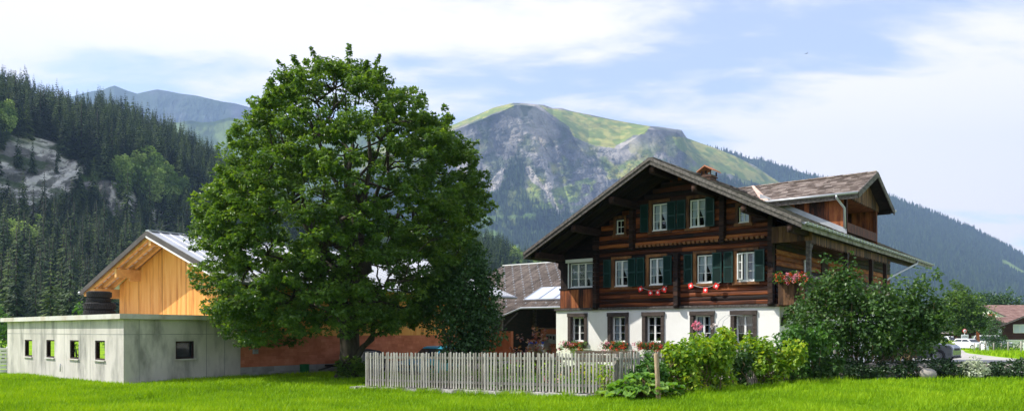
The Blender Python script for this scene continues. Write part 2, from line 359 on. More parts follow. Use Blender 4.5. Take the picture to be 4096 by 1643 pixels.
# ------------------------------------------------------------------ ground
def gz(x,y):
    x=np.asarray(x,float); y=np.asarray(y,float)
    z=.35*np.tanh(x/20)
    z=z-.42*np.exp(-((x+3.6)**2/7+(y-34)**2/12))
    z=z-.09*np.exp(-((x+.8)**2/30+(y-20)**2/22))
    drop=-np.clip(y-24,0,66)*.021
    z=z+drop*sstep(8,17,x)
    return z
def gzf(x,y): return float(gz(x,y))
xs=np.concatenate([-np.geomspace(9000,92,16),np.arange(-90,91,1.0),np.geomspace(92,9000,16)])
ys=np.concatenate([[-200,-60,-20,-5,0,5],np.arange(8,61,1.0),np.arange(62,131,4.0),np.geomspace(135,9500,18)])
X,Y=np.meshgrid(xs,ys); Z=gz(X,Y)
nx=len(xs); ii=np.arange((len(ys)-1)*nx).reshape(-1,nx)[:,:-1].ravel()
gq=np.stack([ii,ii+1,ii+1+nx,ii+nx],1)
g=np_mesh('meadow',np.stack([X.ravel(),Y.ravel(),Z.ravel()],1),gq,M['ground'],smooth=True,kind='structure')

def strip(name,left,right,m,off,n=60,k=8):
    def res(P):
        P=np.array(P,float); d=np.r_[0,np.cumsum(np.hypot(*np.diff(P,axis=0).T))]; t=np.linspace(0,d[-1],n)
        return np.stack([np.interp(t,d,P[:,0]),np.interp(t,d,P[:,1])],1)
    L=res(left);R=res(right); V=[]
    for a in np.linspace(0,1,k):
        Q=L*(1-a)+R*a; V.append(np.c_[Q,gz(Q[:,0],Q[:,1])+off])
    V=np.concatenate(V); i=np.arange((k-1)*n).reshape(-1,n)[:,:-1].ravel()
    return np_mesh(name,V,np.stack([i,i+n,i+n+1,i+1],1),m,smooth=True,kind='structure')
strip('road',[(17,27),(21.5,36),(26,50),(40,82),(50,100),(52,125)],[(29,27),(28.3,41),(34,53),(47,78),(60,101),(62,125)],M['asphalt'],.02,90,14)
strip('parking_yard',[(11.5,24.5),(14.2,33),(17,44)],[(20,24.5),(22.2,36),(26,50)],M['gravel'],.014,50,14)
strip('gravel_strip',[(-10.2,28.2),(-6,33.4),(2,43)],[(-9.2,27.6),(-4.4,32.3),(3.6,41.5)],M['gravel'],.016,50,6)
strip('garden_bed',[(-3.6,22.4),(-.5,26.5),(2.2,32.6)],[(2.6,18.6),(8.2,21.6),(9.6,26.6)],M['soil'],.016,40,18)
# ================================================================== generic wall / window makers
def wall_grid(mb,a0,a1,z0,z1,holes,P,th):
    ca=sorted({a0,a1,*[h[0] for h in holes],*[h[1] for h in holes]}); cz=sorted({z0,z1,*[h[2] for h in holes],*[h[3] for h in holes]})
    for i in range(len(ca)-1):
        for j in range(len(cz)-1):
            ma=(ca[i]+ca[i+1])/2; mz=(cz[j]+cz[j+1])/2
            if any(h[0]<ma<h[1] and h[2]<mz<h[3] for h in holes): continue
            q=[(ca[i],cz[j]),(ca[i+1],cz[j]),(ca[i+1],cz[j+1]),(ca[i],cz[j+1])]
            mb.add([P(a,z,0) for a,z in q],[(0,1,2,3)],.5); mb.add([P(a,z,th) for a,z in q],[(3,2,1,0)],.5)
    for (h0,h1,k0,k1) in holes+[(a0,a1,z0,z1)]:
        q=[(h0,k0),(h1,k0),(h1,k1),(h0,k1)]
        for i in range(4):
            a,b=q[i],q[(i+1)%4]
            mb.add([P(*a,0),P(*b,0),P(*b,th),P(*a,th)],[(0,1,2,3)],.5)

def curtain_mesh(u0,u1,z0,z1,v,style):
    mb=MB(); mb.smooth=True; c=(u0+u1)/2
    for side in (0,1):
        o=u0 if side==0 else u1; sg=1 if side==0 else -1; w=(u1-u0)/2
        n,k=14,9; vs=[]
        for j in range(k):
            t=j/(k-1); z=z1-(z1-z0)*t
            if style=='tied': inn=w*(1.0 if t<.35 else 1.0-.62*math.sin((t-.35)/.65*PI*.62))
            elif style=='half': inn=w*.55
            else: inn=w
            for i in range(n):
                s=i/(n-1); vs.append((o+sg*inn*s, v+.018*math.sin(s*26+side), z))
        fs=[(j*n+i,j*n+i+1,(j+1)*n+i+1,(j+1)*n+i) for j in range(k-1) for i in range(n-1)]
        mb.add(vs,fs,.5)
    return mb

def window_part(parent,u0,u1,z0,z1,v,sashes=2,rows=3,cols=1,curt='tied',fr=.055,openr=False,mid=None,label=None,glassd=.03,mcurt=None,sill=True):
    """white casement at depth v; children pane, curtain"""
    mb=MB(); mb.tone=.5; t0,t1=v,v+.06
    mb.box(u0,u1,t0,t1,z0,z0+fr*1.2); mb.box(u0,u1,t0,t1,z1-fr,z1)
    mb.box(u0,u0+fr,t0,t1,z0+fr*1.2,z1-fr); mb.box(u1-fr,u1,t0,t1,z0+fr*1.2,z1-fr)
    zi0,zi1=z0+fr*1.2,z1-fr
    W=(u1-u0-2*fr)/sashes
    for s in range(sashes):
        a=u0+fr+W*s; b=a+W
        if s>0: mb.box(a-.036,a+.036,t0-.012,t1-.002,zi0,zi1)
        if openr and s==0: continue
        for r in range(1,rows):
            z=zi0+(zi1-zi0)*r/rows; mb.box(a+(.036 if s else 0),b-(.036 if s<sashes-1 else 0),t0+.01,t0+.035,z-.011,z+.011)
        for c in range(1,cols):
            x=a+W*c/cols; mb.box(x-.011,x+.011,t0+.012,t0+.033,zi0,zi1)
    if openr:  # left casement swung outwards, opening dark
        mb.box(u0+fr,u0+fr+.035,t0-.26,t0-.002,zi0,zi1)
        mb.box(u0+fr+.16,u0+fr+.20,t0-.245,t0-.205,zi0,zi1)
        for r in range(0,rows+1):
            z=zi0+.02+(zi1-zi0-.04)*r/rows; mb.box(u0+fr+.035,u0+fr+.16,t0-.24,t0-.21,z-.014,z+.014)
    if sill: mb.box(u0-.02,u1+.02,t0-.06,t0-.003,z0-.035,z0+.012)
    w=mb.build('window',M['white'],parent,label=label)
    pb=MB(); a0=(u0+fr+W) if openr else u0+fr
    pb.add([(a0,v+glassd,zi0),(u1-fr,v+glassd,zi0),(u1-fr,v+glassd,zi1),(a0,v+glassd,zi1)],[(0,1,2,3)],.5)
    pb.build('pane',M['glass'],w)
    if curt:
        if openr: cb=curtain_mesh(u1-fr-W*1.6,u1-fr,zi0,zi1,v+.11,'half')
        else: cb=curtain_mesh(u0+fr,u1-fr,zi0,zi1,v+.11,curt)
        cb.build('curtain',mcurt or M['curtain'],w)
    return w

def shutter(parent,u0,u1,z0,z1,v):
    mb=MB(); b=.045
    mb.box(u0,u0+b,v-.04,v,z0,z1,.6); mb.box(u1-b,u1,v-.04,v,z0,z1,.6)
    zm=(z0+z1)/2
    for (a,c) in ((z0,z0+b),(zm-.03,zm+.03),(z1-b,z1)): mb.box(u0+b,u1-b,v-.038,v-.002,a,c,.6)
    n=12
    for (a,c) in ((z0+b,zm-.03),(zm+.03,z1-b)):
        for i in range(n):
            z=a+(c-a)*(i+.5)/n
            mb.obox(((u0+u1)/2,v-.02,z),(1,0,0),(0,.75,-.66),(0,.66,.75),(u1-u0)/2-b,.016,.006,.35)
        mb.box(u0+b,u1-b,v-.008,v-.004,a,c,.1)
    return mb.build('shutter',M['shutter'],parent)

def tile_roof(mb,along0,along1,h0,h1,P,step=.22,seg=.55,lift=.03,th=.03):
    """courses of tiles. P(a,t,off): a along ridge, t distance down slope, off normal offset"""
    n=max(1,int((h1-h0)/step)); st=(h1-h0)/n
    for i in range(n):
        t0=h0+i*st; t1=t0+st*1.06 if i<n-1 else h1; a=along0+((i%2)*.5-1)*seg*.5
        while a<along1:
            b=a+seg*random.uniform(.85,1.15); A=max(a,along0); B=min(b,along1)
            if B-A>.02:
                l=lift+random.uniform(-.006,.010)
                vs=[P(A,t0,0.004),P(B,t0,0.004),P(B,t1,l),P(A,t1,l),P(B,t1,l-th),P(A,t1,l-th)]
                mb.add(vs,[(0,1,2,3),(3,2,4,5)])
            a=b

# ================================================================== MAIN CHALET
U2=(.776,-.631)
HR=math.atan2(U2[1],U2[0])
house=thing('chalet','large old chalet of dark logs above a white ground floor, with green shutters','house',(1.96,33.66,0),HR)
GFH=2.46; HU=9.92
ups=lambda u: 8.05-(.529*(5.78-u) if u<5.78 else .506*(u-5.78))     # roof top surface
# ground floor
cent=(1.145,3.18,4.82,6.935,8.585)
mb=MB()
wall_grid(mb,0,HU,-.5,GFH,[(c-.36,c+.36,1.10,2.18) for c in cent],lambda a,z,d:(a,d,z),.32)
wall_grid(mb,.32,17,-.5,GFH,[(2.2,2.9,1.1,2.1),(5.6,6.3,1.1,2.1),(9.0,9.9,.1,2.1)],lambda a,z,d:(HU-.001-d,a,z),.32)
wall_grid(mb,.32,17,-.5,GFH,[],lambda a,z,d:(d+.001,a,z),.32)
mb.box(.0,HU,17,17.3,-.5,GFH,.5)
mb.build('plaster_wall',M['plaster'],house)
mb=MB(); mb.box(-.06,HU+.08,-.08,.34,GFH+.003,GFH+.10,.4); mb.box(HU-.3,HU+.08,.34,17.2,GFH+.003,GFH+.10,.4); mb.box(-.06,.3,.34,17.2,GFH+.003,GFH+.10,.4)
mb.build('cornice',M['barge'],house)
mb=MB(); mb.box(.3,HU-.3,.34,17,GFH-.05,GFH+.02); mb.build('floor_slab',M['dark'],house)
for i,c in enumerate(cent):
    w=window_part(house,c-.33,c+.33,1.12,2.17,.17,2,3,1,'half' if i in(1,3) else None,.05,sill=False)
    sb=MB(); sb.tone=.5
    sb.box(c-.515,c+.515,-.07,.05,2.18,2.34); sb.box(c-.50,c-.355,-.045,.16,1.10,2.177); sb.box(c+.355,c+.50,-.045,.16,1.10,2.177)
    sb.box(c-.54,c+.54,-.10,.16,.97,1.097)
    sb.build('surround',M['surround'],w)
for (a,b,z0,z1) in ((2.2,2.9,1.1,2.1),(5.6,6.3,1.1,2.1)):
    wb=MB(); wb.tone=.5
    for q in ((a,b,z0,z0+.06),(a,b,z1-.06,z1),(a,a+.06,z0+.06,z1-.06),(b-.06,b,z0+.06,z1-.06),((a+b)/2-.04,(a+b)/2+.04,z0+.06,z1-.06)): wb.box(HU-.22,HU-.16,q[0],q[1],q[2],q[3])
    w=wb.build('window',M['white'],house)
    pb=MB(); pb.add([(HU-.19,a+.06,z0+.06),(HU-.19,b-.06,z0+.06),(HU-.19,b-.06,z1-.06),(HU-.19,a+.06,z1-.06)],[(0,1,2,3)],.5); pb.build('pane',M['glass'],w)
mb=MB(); mb.box(HU-.20,HU-.14,9.0,9.9,-.2,2.1); mb.build('door',M['plank'],house)

# log walls (front)
w1=[(3.0,3.66),(4.63,5.29),(6.70,7.37),(8.35,9.01)]
w2=[(4.77,5.44),(6.40,7.07)]
ws=[(3.07,3.46),(8.38,8.78)]
holes=[(a-.05,b+.05,3.40,4.53) for a,b in w1]+[(a-.05,b+.05,5.56,6.70) for a,b in w2]+[(a-.04,b+.04,5.58,6.22) for a,b in ws]
LW0,LW1=2.04,9.75
mb=MB(); z=GFH+.10; rows=[]
hz=sorted({h[2] for h in holes}|{h[3] for h in holes}|{5.02,5.20})
edges=[GFH+.10]+hz+[7.9]
zz=[]
for a,b in zip(edges[:-1],edges[1:]):
    n=max(1,round((b-a)/.185))
    zz+= [(a+(b-a)*i/n,a+(b-a)*(i+1)/n) for i in range(n)] if b-a>.05 else [(a,b)]
VW=.06
for (a,b) in zz:
    L=LW0; R=LW1
    zt=b+.22
    if zt>4.9:
        L=max(L,5.78-(8.05-zt)/.529); R=min(R,5.78+(8.05-zt)/.506)
    if R-L<.1: continue
    segs=[(L,R)]
    for h in holes:
        if h[2]<(a+b)/2<h[3]:
            ns=[]
            for (p,q) in segs:
                if h[1]<=p or h[0]>=q: ns.append((p,q)); continue
                if h[0]>p: ns.append((p,h[0]))
                if h[1]<q: ns.append((h[1],q))
            segs=ns
    base=random.random(); d=min(.035,(b-a)*.25)
    bul=.03+random.uniform(-.006,.010)
    frieze = 5.01<(a+b)/2<5.21
    for (p,q) in segs:
        x=p
        while x<q-1e-4:
            y=min(q,x+random.uniform(1.4,3.4)) 
            if q-y<.5: y=q
            t=min(1,max(0,base*.7+random.random()*.3)); 
            if frieze: t=.95
            bb=bul+(.06 if frieze else 0)
            prof=[(VW,a),(VW-bb,a+d),(VW-bb-.004,(a+b)/2),(VW-bb,b-d),(VW,b)]
            vs=[(x+.002,v_,z_) for v_,z_ in prof]+[(y-.002,v_,z_) for v_,z_ in prof]
            mb.add(vs,[(i,i+5,i+6,i+1) for i in range(4)]+[(0,1,2,3,4),(9,8,7,6,5)],t)
            x=y
# backing
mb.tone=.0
for (a,b) in zz:
    L=LW0; R=LW1; zt=b+.22
    if zt>4.9: L=max(L,5.78-(8.05-zt)/.529); R=min(R,5.78+(8.05-zt)/.506)
    if R-L<.1: continue
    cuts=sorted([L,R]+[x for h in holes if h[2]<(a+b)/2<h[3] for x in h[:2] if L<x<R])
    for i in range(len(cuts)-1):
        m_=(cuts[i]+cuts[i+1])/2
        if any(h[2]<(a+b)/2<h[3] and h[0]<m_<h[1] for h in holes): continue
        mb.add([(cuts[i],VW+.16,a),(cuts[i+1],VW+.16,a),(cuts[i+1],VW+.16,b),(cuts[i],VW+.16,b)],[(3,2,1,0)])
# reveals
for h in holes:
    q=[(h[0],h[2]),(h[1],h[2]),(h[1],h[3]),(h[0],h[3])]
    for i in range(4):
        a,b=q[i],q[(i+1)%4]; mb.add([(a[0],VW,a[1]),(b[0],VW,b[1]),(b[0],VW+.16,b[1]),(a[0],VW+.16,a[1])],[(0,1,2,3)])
mb.tone=None
mb.build('log_wall',M['log'],house)
# dentil frieze
mb=MB()
for u in np.arange(4.15,7.7,.19):
    mb.obox((u,-.10,5.005),(1,0,0),(0,1,0),(0,0,1),.05+random.uniform(-.01,.02),.05,.045,random.uniform(.5,1))
mb.build('frieze',M['casing'],house); mb=MB()
for u in np.arange(7.95,9.5,.2): mb.obox((u,-.10,5.005),(1,0,0),(0,1,0),(0,0,1),.06,.05,.045,random.uniform(.5,1))
mb.build('frieze',M['casing'],house)
# side + back upper walls
def side_logs(u,v0,v1,z0,z1,sg,m,name):
    mb=MB(); n=int((z1-z0)/.19)
    for i in range(n):
        a=z0+(z1-z0)*i/n; b=a+(z1-z0)/n; t=random.random()
        prof=[(u,a),(u+sg*.035,a+.035),(u+sg*.035,b-.035),(u,b)]
        vs=[(x,v0,z_) for x,z_ in prof]+[(x,v1,z_) for x,z_ in prof]
        f=[(j,j+4,j+5,j+1) for j in range(3)]
        if sg>0: f=[tuple(reversed(q)) for q in f]
        mb.add(vs,f,t)
    return mb.build(name,m,house)
side_logs(9.75,VW,17,GFH+.1,5.75,1,M['log'],'side_wall')
side_logs(.30,.25,17,GFH+.1,4.75,-1,M['log'],'side_wall')
mb=MB()
mb.prism([(.3,GFH+.1),(9.75,GFH+.1),(9.75,ups(9.75)-.25),(5.78,7.8),(.3,ups(.3)-.25)],16.8,17.0,.3); 
mb.build('end_wall',M['dark'],house)
mb=MB(); mb.prism([(.3,GFH+.1),(LW0,GFH+.1),(LW0,ups(LW0)-.25),(.3,ups(.3)-.25)],.30,.36,.05); mb.build('inner_wall',M['dark'],house)
# windows in logs
def casing(par,a,b,z0,z1,w=.11):
    mb=MB(); mb.box(a-.05-w,a-.02,-.035,VW-.001,z0-.02,z1+.05); mb.box(b+.02,b+.05+w,-.035,VW-.001,z0-.02,z1+.05)
    mb.box(a-.05-w,b+.05+w,-.037,VW-.002,z1+.049,z1+.16); mb.box(a-.05-w-.05,b+.05+w+.05,-.06,VW-.003,z0-.12,z0-.018)
    mb.build('casing',M['casing'],par)
for i,(a,b) in enumerate(w1):
    w=window_part(house,a,b,3.43,4.50,VW+.02,2,3,1,'tied',.05,openr=(i==3),label='white casement window with its left wing swung open' if i==3 else None); casing(w,a,b,3.42,4.50,.09)
for (a,b) in w2: casing(window_part(house,a,b,5.60,6.67,VW+.02,2,3,1,'tied',.05),a,b,5.59,6.67,.09)
for i,(a,b) in enumerate(ws):
    w=window_part(house,a,b,5.61,6.19,VW+.02,1,2,2,'full' if i==1 else None,.04,mcurt=None); casing(w,a,b,5.60,6.19,.06)
for (a,b) in ((2.51,2.87),(3.70,4.05),(4.10,4.46),(5.31,5.68),(6.20,6.56),(7.39,7.76),(7.84,8.20),(9.03,9.40)): shutter(house,a,b,3.40,4.56,-.065)
for (a,b) in ((4.27,4.63),(5.48,5.85),(5.90,6.27),(7.10,7.47)): shutter(house,a,b,5.57,6.70,-.065)
# stacks of crossing log ends
def logstack(u,z0,z1,knob=True):
    mb=MB(); z=z0
    while z<z1-.05:
        d=.24+random.uniform(-.015,.015); mb.box(u-.09,u+.09,-d,VW-.04,z+.006,z+.18); z+=.186
    if knob: mb.blob((u,-.17,z0-.02),(.12,.13,.10),3,10,.3,.08)
    mb.build('log_ends',M['dark'],house)
logstack(2.16,GFH+.12,5.6); logstack(5.92,GFH+.12,4.60); logstack(9.66,GFH+.12,5.65); logstack(3.92,4.95,6.75); logstack(7.81,4.95,6.75)
# glazed gallery at the left
mb=MB(); u=.26
while u<1.97:
    w=min(random.uniform(.17,.24),2.0-u); mb.box(u+.003,u+w-.003,-.075,-.04,GFH+.11,3.36); u+=w
mb.box(.26,.30,-.04,3.0,GFH+.11,3.36)
mb.build('gallery_panel',M['plank'],house)
mb=MB(); mb.box(.22,2.04,-.10,.22,3.36,3.43,.2); mb.box(.26,.42,-.02,.2,3.43,4.75,.3); mb.box(.42,2.04,-.02,.16,4.52,4.9,.1); mb.box(.42,.74,-.01,.1,3.43,4.52,.1); mb.build('gallery_frame',M['dark'],house)
window_part(house,.76,1.96,3.45,4.50,.03,3,3,1,'tied',.05,label='triple window with patterned curtain in the middle',mcurt=M['curtain'])
mb=MB(); mb.tone=.5; mb.add([(1.20,.12,3.5),(1.58,.12,3.5),(1.58,.12,4.46),(1.20,.12,4.46)],[(0,1,2,3)]); mb.build('lace_curtain',M['lace'],house)
mb=MB(); mb.tone=.5; mb.box(.60,2.02,-.14,.0,4.53,4.67); mb.box(.66,.71,-.05,.0,3.43,4.53); mb.box(1.99,2.03,-.05,.0,3.43,4.53); mb.build('blind_box',M['white'],house)
# carved bracket under left eave
mb=MB(); pts=[(.30,3.6),(.22,3.95),(.26,4.2),(.08,4.35),(.10,4.55),(-.05,4.6),(-.05,4.72),(.42,4.78),(.42,3.6)]
mb.prism(pts,.02,.16,.3); mb.prism([(-.02-p*1.5 if False else p,q) for p,q in ((.30,3.2),(.20,3.35),(.26,3.6),(.42,3.6),(.42,3.2))],.02,.16,.3); mb.build('bracket',M['dark'],house)

# roof
V0,V1=-2.0,19.0
mb=MB()
TH=.10
mb.prism([(-.19,4.89-.06),(5.78,8.05-.06),(11.35,5.23-.06),(11.35,5.23-.06-TH),(5.78,8.05-.06-TH),(-.19,4.89-.06-TH)][::-1],V0,V1,.4)
# rafters under overhang
for v in np.arange(V0+.35,V1,.75):
    for (a,b) in (((-.1,4.72),(5.7,7.80)),((5.86,7.80),(11.25,5.06))):
        mb.beam((a[0],v,a[1]),(b[0],v,b[1]),.10,.13)
mb.build('roof_deck',M['soffit'],house)
mb=MB()
c1=1/math.hypot(1,.529); c2=1/math.hypot(1,.506)
Ls=5.97/c1; Rs=5.57/c2
tile_roof(mb,V0-.04,V1,0,Ls,lambda a,t,o:(5.78-t*c1-o*.529*c1,a,8.05-t*.529*c1+o*c1-.055),.26,.5,.055,.05)
tile_roof(mb,V0-.04,V1,0,Rs,lambda a,t,o:(5.78+t*c2+o*.506*c2,a,8.05-t*.506*c2+o*c2-.055),.26,.5,.055,.05)
v=V0-.04
while v<V1: 
    mb.obox((5.78,v+.19,8.03),(0,1,0),(1,0,0),(0,.06,1),.2,.13,.03); v+=.37
mb.build('roof',M['tile'],house)
mb=MB()
def rake(u0,u1,off_t,off_b,v,t):
    zt0,zt1=ups(u0),ups(u1)
    mb.add([(u0,v,zt0+off_b),(u1,v,zt1+off_b),(u1,v,zt1+off_t),(u0,v,zt0+off_t),(u0,v+.04,zt0+off_b),(u1,v+.04,zt1+off_b),(u1,v+.04,zt1+off_t),(u0,v+.04,zt0+off_t)],
        [(0,1,2,3),(7,6,5,4),(3,2,6,7),(0,4,5,1),(0,3,7,4),(1,5,6,2)],t)
us=[-.23,2.3,5.779]
for a,b in zip(us[:-1],us[1:]): rake(a,b,-.02,-.25,V0-.05,.5); rake(a,b,.02,-.10,V0-.085,.75)
us=[5.781,8.8,11.38]
for a,b in zip(us[:-1],us[1:]): rake(a,b,-.02,-.25,V0-.05,.6); rake(a,b,.02,-.10,V0-.085,.9)
mb.build('barge_board',M['barge'],house)
for u in (.35,2.2,4.0,5.78,7.5,9.35,10.95):
    mb=MB(); z=ups(u)-.42; mb.beam((u,V0+.12,z),(u,.4 if u not in(.35,10.95) else 16.6,z),.22,.26,tone=.5); mb.blob((u,V0+.12,z),(.11,.05,.13),4,10,.9,.05)
    mb.build('purlin',M['dark'],house)
# left eave board
mb=MB(); mb.box(-.24,-.19,V0,V1,4.62,4.84,.3); mb.build('eave_board',M['barge'],house)
# right gutter and mossy board
mb=MB(); mb.box(11.36,11.40,V0-.02,V1,4.93,5.15,.6); mb.build('eave_board',M['mossy'],house)
mb=MB()
n=8; vs=[]
for v in (V0-.05,V1+.02):
    for k in range(n+1):
        a=PI+PI*k/n; vs.append((11.47+.075*math.cos(a),v,5.15+.075*math.sin(a)))
mb.smooth=True; mb.add(vs,[(k,k+1,n+2+k,n+1+k) for k in range(n)],.5); mb.smooth=False
for v in np.arange(V0+.1,V1,.45): mb.box(11.39,11.56,v,v+.03,5.06,5.16,.8)
mb.tube([(11.47,15.0,5.08),(11.47,15.0,4.95),(11.15,10.9,4.05),(11.1,10.5,3.9)],.045,8,.6)
mb.build('gutter',M['zinc'],house)
# right gallery
mb=MB(); u=9.97
while u<11.0:
    w=min(.19,11.08-u); mb.box(u+.004,u+w-.004,-.29,-.26,2.50,3.42); u+=w
v=-.28
while v<10.4:
    w=.19; mb.box(11.06,11.09,v+.004,v+w-.004,2.50,3.42); v+=w
mb.build('gallery_panel',M['plankgrey'],house)
mb=MB(); mb.box(9.95,11.14,-.33,-.20,3.42,3.50,.8); mb.box(11.0,11.14,-.20,10.45,3.42,3.50,.8); mb.build('hand_rail',M['barge'],house)
mb=MB(); mb.box(9.9,11.05,-.25,10.4,2.46,2.54,.3); mb.box(9.8,11.05,-.25,10.4,4.86,4.90,.6); mb.build('gallery_floor',M['plankgrey'],house)
for v in (-.25,4.25,8.0,10.43):
    mb=MB(); mb.beam((11.03,v,2.4 if v>-1 else 3.5),(11.03,v,4.95),.15,.15,(0,1,0),.5)
    mb.prism([(v+.05,4.1),(v+.12,4.35),(v+.35,4.6),(v+.4,4.85),(v+.05,4.85)],10.98,11.08,.3,'yz')
    mb.build('gallery_post',M['dark'] if v>0 else M['barge'],house)
mb=MB(); v=-.3
while v<10.3:
    mb.box(11.10,11.12,v+.003,v+.127,4.62+.05*(int(v*8)%2),4.95); v+=.13
u=9.75
while u<11.1:
    mb.box(u+.003,u+.127,-.33,-.31,4.72,5.3); u+=.13
mb.build('scalloped_frieze',M['plankgrey'],house)
mb=MB(); mb.prism([(0,1.75),(0,2.05),(.55,2.46),(.9,2.46)],0,.16,.3); o=mb.build('bracket',M['dark'],house); o.location=(HU+.001,.15,0)
# lateral window in the gallery
mb=MB(); mb.tone=.5
for (y0,y1,z0,z1) in ((3.0,3.6,3.5,3.56),(3.0,3.6,4.3,4.36),(3.0,3.06,3.56,4.3),(3.54,3.6,3.56,4.3),(3.28,3.32,3.56,4.3)): mb.box(9.80,9.84,y0,y1,z0,z1)
w=mb.build('window',M['white'],house); mb=MB(); mb.add([(9.815,3.05,3.55),(9.815,3.55,3.55),(9.815,3.55,4.3),(9.815,3.05,4.3)],[(0,1,2,3)],.5); mb.build('pane',M['carglass'],w)
mb=MB(); mb.box(9.79,9.82,5.2,6.0,2.55,4.5); mb.build('door',M['dark'],house)

# dormer
dv0,dv1,dc,dz0,dz1=5.2,10.06,7.75,7.12,8.40
dm=MB(); v=dv0
# side wall (front)
u=6.9
while u<10.78:
    w=min(.2,10.8-u); z0=ups(u+w)-.1; dm.box(u+.003,u+w-.003,dv0,dv0+.05,z0,7.25); dm.box(u+.003,u+w-.003,dv1-.05,dv1,z0,7.25); u+=w
dm.box(9.35,9.40,dv0+.05,dv1-.05,5.9,7.06,.12)
dorm=dm.build('dormer',M['plank'],house)
dm=MB(); slope_d=(dz1-dz0)/(dc-4.78)
v=dv0-.02
while v<dv1+.02:
    w=.16; zt=dz1-slope_d*abs(v+w/2-dc)-.14; dm.box(10.80,10.84,v+.003,v+w-.003,6.98+.04*(int(v*6.3)%2),max(zt,7.05)); v+=w
dm.build('gable_boards',M['timberold'] if 'timberold' in M else M['plankgrey'],dorm)
dm=MB(); dm.box(9.40,10.80,dv0+.05,dv1-.05,7.02,7.06,.7); dm.beam((10.72,dv0+.07,5.7),(10.72,dv0+.07,7.1),.14,.14,(0,1,0),.3); dm.beam((10.72,dv1-.07,5.7),(10.72,dv1-.07,7.1),.14,.14,(0,1,0),.3)
dm.box(10.66,10.80,dv0+.15,dv1-.15,5.62,6.0,.3); dm.build('loggia',M['plank'],dorm)
dm=MB()
def dpl(side):
    c=1/math.hypot(1,slope_d); S=(dc-4.78)/c
    return lambda a,t,o:(a,dc+side*(t*c+o*slope_d*c),dz1-t*slope_d*c+o*c-.05),S
for side in (-1,1):
    Pf,S=dpl(side)
    if side==-1: tile_roof(dm,5.2,11.38,0,S,lambda a,t,o:Pf(a,t,o),.20,.32,.035,.03)
    else: tile_roof(dm,5.2,11.38,0,S,lambda a,t,o:Pf(a,t,o),.20,.32,.035,.03)
u=5.2
while u<11.3: dm.obox((u+.17,dc,dz1-.01),(1,0,.04),(0,1,0),(0,0,1),.18,.10,.025); u+=.34
dm.build('dormer_roof',M['tilepink'],dorm)
dm=MB(); e=.06
w_=dc-4.78
dm.prism([(dc-w_,dz0-e),(dc,dz1-e),(dc+w_,dz0-e),(dc+w_,dz0-e-.1),(dc,dz1-e-.1),(dc-w_,dz0-e-.1)][::-1],5.2,11.34,.5,'yz')
for u in np.arange(10.9,11.3,.2):
    pass
dm.beam((10.6,dc,dz1-.28),(11.25,dc,dz1-.28),.16,.2); dm.beam((10.6,dv0+.05,7.02),(11.25,dv0+.05,7.02),.14,.16); dm.beam((10.6,dv1+.3,6.98),(11.28,dv1+.3,6.98),.14,.18)
dm.build('dormer_deck',M['soffit'],dorm)
dm=MB()
for sg in (-1,1):
    a=(11.36,dc,dz1-.14);b=(11.36,dc+sg*(w_+.02),dz0-.14); dm.beam(a,b,.04,.24,tone=.6)
dm.box(6.6,11.34,dc-w_-.05,dc-w_-.01,dz0-.26,dz0-.03,.6)
dm.build('dormer_barge',M['barge'],dorm)
dm=MB()
dm.tube([(6.8,dc-w_-.10,dz0-.03),(11.36,dc-w_-.10,dz0-.05)],.055,8,.5)
dm.tube([(10.55,dc-w_-.10,dz0-.06),(10.55,dc-w_-.1,dz0-.18),(10.72,dv0-.06,dz0-.55),(10.74,dv0-.06,5.75)],.05,8,.7)
dm.tube([(6.8,dc+w_+.08,dz0-.03),(11.42,dc+w_+.08,dz0-.05)],.055,8,.5)
dm.add([(7.2,dv0-.012,ups(7.2)-.02),(10.8,dv0-.012,ups(10.8)-.02),(10.8,dv0-.012,ups(10.8)+.22),(7.2,dv0-.012,ups(7.2)+.22)],[(0,1,2,3)],.9)
dm.build('dormer_flashing',M['zinc'],dorm)
dm=MB(); dm.add([(5.82,dc-.05,dz1+.0),(5.95,dc-.05,dz1+.0),(7.75,4.80,dz0-.01),(7.40,4.80,dz0+.02)],[(0,1,2,3)],.5)
o=dm.build('valley_flashing',M['copper'],dorm); o.location=(0,0,.035)
# chimney
mb=MB(); mb.box(5.97,6.40,1.9,2.5,7.4,8.0,.4)
mb.box(5.93,6.44,1.87,2.54,7.90,7.95,.7)
ch=mb.build('chimney',M['brick'],house)
for (x,y) in ((5.97,1.92),(6.36,1.92),(5.97,2.49),(6.36,2.49),(6.16,1.92)):
    mb=MB(); mb.box(x,x+.05,y,y+.05,8.0,8.16); mb.build('cap_post',M['dark'],ch)
mb=MB(); mb.prism([(5.83,8.11),(6.19,8.33),(6.55,8.11),(6.55,8.15),(6.19,8.38),(5.83,8.15)],1.8,2.62,.5); mb.build('chimney_cap',M['cap'],ch)

